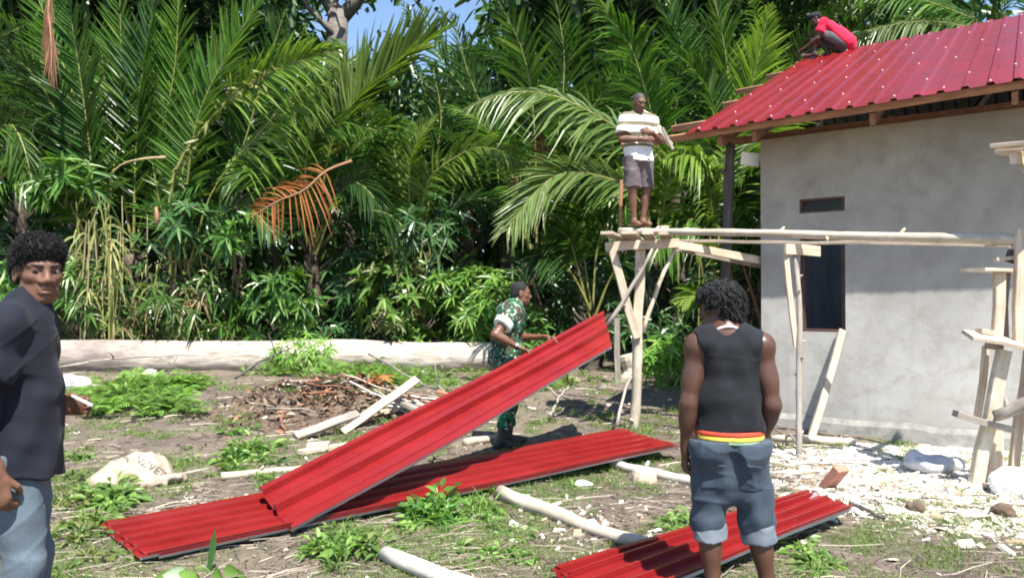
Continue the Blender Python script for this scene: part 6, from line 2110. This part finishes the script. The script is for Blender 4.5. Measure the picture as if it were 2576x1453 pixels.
# ------------------------------------------------------------------ weeds: one mesh per kind, every plant an object
def weed_mesh(kind, seed):
    rg = np.random.default_rng(seed)
    if kind == 'fern':                      # feathery fans
        n = 9; Vs = []; Qs = []; off = 0
        for i in range(n):
            az = i / n * 6.28 + rg.normal(0, .2); el = rg.uniform(.6, 1.2); L = rg.uniform(.25, .42)
            s = np.linspace(0, 1, 10); P = np.stack([np.cos(az) * np.cos(el) * L * s, np.sin(az) * np.cos(el) * L * s, np.sin(el) * L * s - .18 * L * s * s * 2], 1)
            t = unit(np.gradient(P, axis=0)); sd = unit(np.cross(t, [0, 0, 1]))
            k = np.arange(2, 10)
            b = np.concatenate([P[k], P[k]]); d = np.concatenate([sd[k] + t[k] * .7, -sd[k] + t[k] * .7])
            ll = np.tile(.09 * np.sin(np.pi * (k - 1) / 9.5) + .02, 2)
            V, Q = leaf_batch(b, d, np.tile([0, 0, 1.0], (16, 1)), ll * 1.2, .022, .3, prof=(.4, 1, .1), st=(0, .5, 1))
            Vs.append(V); Qs.append(Q + off); off += len(V)
        return np.concatenate(Vs), np.concatenate(Qs)
    n = {'broad': 16, 'tuft': 26, 'creeper': 20}[kind]
    az = rg.uniform(0, 6.28, n); el = rg.uniform(.35, 1.35, n) if kind != 'creeper' else rg.uniform(.1, .8, n)
    d = np.stack([np.cos(az) * np.cos(el), np.sin(az) * np.cos(el), np.sin(el)], 1)
    if kind == 'tuft':
        b = rg.normal(0, .035, (n, 3)) * [1, 1, 0]
        return leaf_batch(b, d, rg.normal(0, .3, (n, 3)) + [0, -.3, 1], rg.uniform(.18, .42, n), rg.uniform(.010, .018, n), rg.uniform(.3, .9, n), prof=(.8, 1, .7, .03))
    b = d * rg.uniform(.02, .16, n)[:, None] * [1, 1, 1.0]
    V0, Q0 = leaf_batch(np.zeros((n, 3)), b, np.tile([0, -.5, 1.0], (n, 1)) + .01, np.linalg.norm(b, axis=1) + .01, .008, 0, prof=(1, .8), st=(0, 1))
    V1, Q1 = leaf_batch(b, d * [1, 1, .5], np.array([0, -.2, 1]) + rg.normal(0, .3, (n, 3)), rg.uniform(.08, .17, n), rg.uniform(.04, .075, n), .35, prof=(.2, 1, .75, .03))
    return np.concatenate([V0, V1]), np.concatenate([Q0, Q1 + len(V0)])


weeds = {}
for kd in ('fern', 'broad', 'tuft', 'creeper'):
    for q in range(3):
        V, Q = weed_mesh(kd, 50 + q)
        me = fast_mesh('weed_' + kd, V, Q); weeds[(kd, q)] = me


def weed(kd, x, y, s, mat, label, group, i):
    me0 = weeds[(kd, i % 3)]
    key = (kd, i % 3, mat)
    if key not in weeds:
        m2 = me0.copy(); m2.materials.append(M[mat]); weeds[key] = m2
    o = bpy.data.objects.new({'fern': 'fern', 'broad': 'weed', 'tuft': 'grass_tuft', 'creeper': 'weed'}[kd], weeds[key])
    COL.objects.link(o)
    o.location = (x, y, float(gh(x, y) + (heap_h(x, y) if abs(x + 2.1) < 1.8 and abs(y - 9.3) < 1.2 else 0)))
    o.rotation_euler = (rg.normal(0, .12), rg.normal(0, .12), rg.uniform(0, 6.28)); o.scale = (s, s, s * rg.uniform(.8, 1.2))
    tag(o, label, 'fern' if kd == 'fern' else ('grass' if kd == 'tuft' else 'weed'), group)


def patch(n, x0, x1, y0, y1, kinds, mats, s, label, group):
    """weeds inside a quadrilateral of the picture, thinned at its rim"""
    for i in range(n):
        u, v = np.clip(rg.normal(0, .42, 2), -1, 1)
        px = (x0 + x1) / 2 + u * (x1 - x0) / 2; py = (y0 + y1) / 2 + v * (y1 - y0) / 2
        p = gnd(px, py)
        kd = kinds[i % len(kinds)]
        noun = {'fern': 'fern', 'broad': 'broad leaved weed', 'tuft': 'grass tuft', 'creeper': 'creeping weed'}[kd]
        weed(kd, p[0], p[1], s * rg.uniform(.65, 1.25), mats[rg.integers(len(mats))], label.replace('PLANT', noun), group + ', ' + noun + 's', i)


patch(85, 200, 560, 945, 1075, ['fern', 'broad', 'fern', 'creeper'], ['weed', 'weed', 'shrub_bright'], 1.15, 'bright green PLANT in the leafy patch left of the brush heap', 'weeds left of the brush heap')
patch(85, 720, 1250, 932, 985, ['broad', 'tuft', 'fern'], ['weed', 'shrub_bright', 'grass'], 1.0, 'low green PLANT between the brush heap and the log', 'weeds between the heap and the log')
patch(60, 540, 1000, 915, 955, ['tuft', 'broad', 'fern'], ['weed', 'grass'], 1.35, 'low green PLANT along the left foot of the log', 'weeds along the foot of the log')
patch(46, 110, 310, 1130, 1453, ['tuft', 'creeper', 'broad'], ['weed', 'grass', 'shrub_yellow'], .62, 'small PLANT at the feet of the young man', 'weeds near the young man')
patch(18, 240, 340, 1225, 1290, ['broad', 'creeper'], ['weed'], .75, 'green PLANT between the beige sack and the flat red sheets', 'weeds behind the flat sheets')
patch(24, 520, 720, 1090, 1190, ['broad', 'creeper'], ['weed', 'shrub'], .7, 'dull green PLANT before the brush heap', 'weeds before the brush heap')
patch(10, 640, 760, 1200, 1235, ['broad', 'tuft'], ['weed'], .6, 'PLANT behind the lower end of the held sheet', 'weeds behind the held sheet')
patch(34, 740, 1010, 1340, 1440, ['tuft', 'broad', 'tuft', 'creeper'], ['weed', 'grass', 'weed'], .62, 'fresh green PLANT before the foot of the held red sheet', 'weeds before the held sheet')
patch(22, 1000, 1150, 1280, 1335, ['broad', 'broad', 'tuft'], ['shrub', 'weed', 'shrub'], .8, 'dark green PLANT at the near edge of the flat sheets', 'weeds at the flat sheet edge')
patch(12, 1165, 1245, 1265, 1330, ['tuft'], ['weed', 'grass'], .75, 'upright bright PLANT beside the peeled pole', 'grass beside the peeled pole')
patch(12, 1640, 1770, 1290, 1345, ['tuft', 'creeper'], ['weed', 'grass'], .55, 'pale PLANT between the pole and the tank top man', 'grass left of the tank top man')
patch(14, 1975, 2110, 1360, 1453, ['tuft', 'creeper'], ['weed', 'grass'], .5, 'pale green PLANT right of the rolled jeans', 'grass right of the tank top man')
patch(14, 1080, 1400, 1370, 1440, ['tuft', 'creeper'], ['grass', 'weed'], .45, 'thin PLANT on the bare soil in front', 'grass on the bare soil')
patch(26, 1620, 1760, 885, 930, ['broad', 'fern'], ['weed', 'shrub_bright'], 1.1, 'bright PLANT at the forest edge right of the trestle', 'weeds right of the trestle')
patch(30, 1250, 1560, 935, 1010, ['tuft', 'creeper', 'broad'], ['grass', 'shrub_yellow', 'weed'], .9, 'dry looking PLANT on the slope behind the soldier', 'weeds behind the soldier')
patch(60, 300, 1700, 1060, 1420, ['creeper', 'tuft', 'broad'], ['weed', 'grass'], .48, 'scattered small PLANT on the trodden soil', 'scattered weeds on the soil')
# the big leaved plant right at the bottom
bp = gpos(520, 1452)
plant = thing('plant', 'young plant with a few big pale green leaves at the bottom edge', 'plant', bp)
for i, (dx, dz, L, W, mt) in enumerate(((-.12, .08, .12, .07, 'band_leaf'), (.02, .12, .13, .075, 'band_leaf'), (.13, .07, .12, .07, 'weed'), (.20, .03, .12, .07, 'weed'), (-.02, .04, .16, .10, 'weed'), (-.20, .03, .13, .08, 'weed'), (.07, .02, .16, .11, 'weed'))):
    if 'band_leaf' not in M: M['band_leaf'] = leaf_mat('pale leaf back', (0.28, 0.38, 0.24), (0.36, 0.46, 0.32), None, .3, .5)
    s0 = bp + [dx * .4, rg.uniform(-.05, .05), .02]; d = unit(np.array([dx * 2.0, -.15, dz + .05]))
    V, Q = leaf_batch([s0 + d * .05], [d], [[rg.normal(0, .2), -1, .5]], L, W, .25, prof=(.25, .95, 1, .7, .05), st=(0, .25, .5, .8, 1), fold=.25)
    link_mesh('leaf', V, Q, None, None, M[mt], plant, True)
# the single dark blade standing before the flat sheets
c = gpos(545, 1452)
V, Q = leaf_batch([gpos(525, 1440)], [[.12, .05, 1]], [[.3, -1, 0]], .24, .035, .02, prof=(.35, .9, 1, .12))
o = link_mesh('leaf_blade', V, Q, None, None, M['shrub_dark'], None, False); tag(o, 'single dark upright blade standing before the left end of the flat sheets', 'leaf')

# ------------------------------------------------------------------ ground litter
def scatter(n, dens):
    """n points of the ground in view, kept by a density function"""
    px = rg.uniform(-30, 2600, n); py = 790 + (1480 - 790) * rg.random(n) ** .75
    x = np.zeros(n); y = np.zeros(n)
    a = (px - 1288) / FPX; b = (726.5 - py) / FPX
    k = -CAM_H / (SP + b * CP); x = a * k; y = (CP - b * SP) * k
    m = (y < 16.5) & (rg.random(n) < dens(x, y, px, py))
    w = ((x - HC[0]) * HN[0] + (y - HC[1]) * HN[1] > 0.08) | ((x - HC[0]) * HD[0] + (y - HC[1]) * HD[1] < 0)
    m &= w
    x = x[m]; y = y[m]
    z = gh(x, y) + np.where((np.abs(x + 2.1) < 1.8) & (np.abs(y - 9.3) < 1.2), heap_h(x, y), 0)
    return np.stack([x, y, z], 1)


white_d = lambda x, y: np.exp(-(((x - 3.7) / 1.5) ** 2 + ((y - 6.0) / 1.35) ** 2))
grass_n = lambda x, y: np.clip(.5 + .9 * wob(x, y, 1.1, 5) + .4 * wob(x, y, 3.3, 8), 0, 1)
# grass blades
P = scatter(30000, lambda x, y, px, py: np.clip(grass_n(x, y) - .18, 0, 1) * (1 - white_d(x, y)) * 1.2)
cl = P[rg.integers(0, len(P), len(P) // 5)]
B = cl[rg.integers(0, len(cl), 80000)]; B = B + rg.normal(0, .05, B.shape) * [1, 1, 0]
n = len(B); d = rg.normal(0, .55, (n, 3)); d[:, 2] = 1
sz = np.clip(B[:, 1] / 9, .45, 1.2)
V, Q = leaf_batch(B, d, rg.normal(0, 1, (n, 3)) + [0, -.5, .2], rg.uniform(.05, .15, n) * sz, rg.uniform(.004, .010, n) * sz, rg.uniform(.2, .9, n), prof=(.9, .8, .05), st=(0, .55, 1))
tag(link_mesh('grass', V, Q, None, None, M['grass'], None, False), 'short patchy grass growing over the trodden clearing', 'grass', kind='stuff')
# dead leaves
P = scatter(26000, lambda x, y, px, py: .25 + .55 * np.clip(.5 + wob(x, y, .9, 2), 0, 1))
n = len(P); d = rg.normal(0, 1, (n, 3)) * [1, 1, .25]
sz = np.clip(P[:, 1] / 8, .5, 1.3)
V, Q = leaf_batch(P + [0, 0, .006], d, rg.normal(0, .35, (n, 3)) + [0, 0, 1], rg.uniform(.02, .075, n) * sz, rg.uniform(.008, .024, n) * sz, rg.normal(0, .2, n), prof=(.15, 1, .1), st=(0, .5, 1), fold=.4)
M['litter'] = island_mat('leaf litter', [(0, (0.05, 0.035, 0.025)), (.35, (0.13, 0.095, 0.068)), (.7, (0.24, 0.19, 0.14)), (.93, (0.36, 0.31, 0.245)), (1, (0.58, 0.54, 0.46))], .8, .1)
tag(link_mesh('leaf_litter', V, Q, None, None, M['litter'], None, False), 'dry leaves strewn all over the bare soil', 'leaf litter', kind='stuff')
# twigs
P = scatter(15000, lambda x, y, px, py: .12 + .5 * np.clip(.3 + wob(x, y, .8, 9), 0, 1) ** 1.5)
n = len(P); an = rg.normal(.1, .8, n); L = rg.uniform(.06, .42, n); r = rg.uniform(.0018, .0065, n) * np.clip(P[:, 1] / 7, .6, 1.4)
dx = np.stack([np.cos(an), np.sin(an) * .9, rg.normal(0, .06, n)], 1)
s = unit(np.cross(dx, [0, 0, 1])); A0 = P + [0, 0, .004]; mid = A0 + dx * (L * .5)[:, None] + rg.normal(0, .02, (n, 3)) * [1, 1, .3] + [0, 0, .006]; A1 = A0 + dx * L[:, None]
ring = lambda c, k: np.stack([c + s * (r * k)[:, None], c + np.array([0, 0, 1.0]) * (r * k * 1.7)[:, None], c - s * (r * k)[:, None]], 1)
V = np.stack([ring(A0, 1), ring(mid, .9), ring(A1, .5)], 1).reshape(-1, 3)
b = (np.arange(n) * 9)[:, None]
Q = (b + np.array([0, 1, 4, 3, 1, 2, 5, 4, 3, 4, 7, 6, 4, 5, 8, 7])[None]).reshape(-1, 4)
M['twig'] = island_mat('twigs', [(0, (0.05, 0.038, 0.03)), (.45, (0.14, 0.11, 0.085)), (.8, (0.27, 0.225, 0.18)), (1, (0.50, 0.44, 0.36))], .85)
tag(link_mesh('twigs', V, Q, None, None, M['twig'], None, False), 'broken twigs and straw strewn over the clearing', 'twigs', kind='stuff')
# shavings and chips of pale wood and coral before the house
P1 = scatter(46000, lambda x, y, px, py: np.clip(white_d(x, y) * 1.6 - .2, 0, 1))
P2 = scatter(20000, lambda x, y, px, py: .010 + .30 * np.exp(-(((x - 1.6) / 1.6) ** 2 + ((y - 11.5) / 2.2) ** 2)) + .25 * np.exp(-(((x - .5) / .35) ** 2 + ((y - 4.75) / .45) ** 2)))
P = np.concatenate([P1, P2]); n = len(P)
Rz = rg.uniform(0, 6.28, n); sx_ = rg.uniform(.006, .024, n) * (1 + 1.6 * (rg.random(n) < .10)); sy_ = sx_ * rg.uniform(.25, .8, n); hz = sx_ * rg.uniform(.1, .45, n)
ex = np.stack([np.cos(Rz), np.sin(Rz), rg.normal(0, .25, n)], 1); ey = np.stack([-np.sin(Rz), np.cos(Rz), rg.normal(0, .25, n)], 1)
c = P + [0, 0, .004]
cor = lambda a, b2, z: c + ex * (sx_ * a)[:, None] + ey * (sy_ * b2)[:, None] + np.array([0, 0, 1.0]) * (hz * z)[:, None]
V = np.stack([cor(-1, -1, -.5), cor(1, -1, -.5), cor(1, 1, -.5), cor(-1, 1, -.5), cor(-.8, -.7, 1), cor(.7, -.8, 1), cor(.8, .7, 1), cor(-.7, .8, 1)], 1).reshape(-1, 3)
b = (np.arange(n) * 8)[:, None]
Q = (b + np.array([4, 5, 6, 7, 0, 1, 5, 4, 1, 2, 6, 5, 2, 3, 7, 6, 3, 0, 4, 7])[None]).reshape(-1, 4)
M['chips'] = island_mat('pale chips', [(0, (0.30, 0.22, 0.14)), (.2, (0.54, 0.46, 0.35)), (.5, (0.70, 0.64, 0.53)), (1, (0.80, 0.77, 0.70))], .85)
tag(link_mesh('wood_chips', V, Q, None, None, M['chips'], None, False), 'pale wood chips and coral rubble spread before the house wall', 'wood chips', kind='stuff')
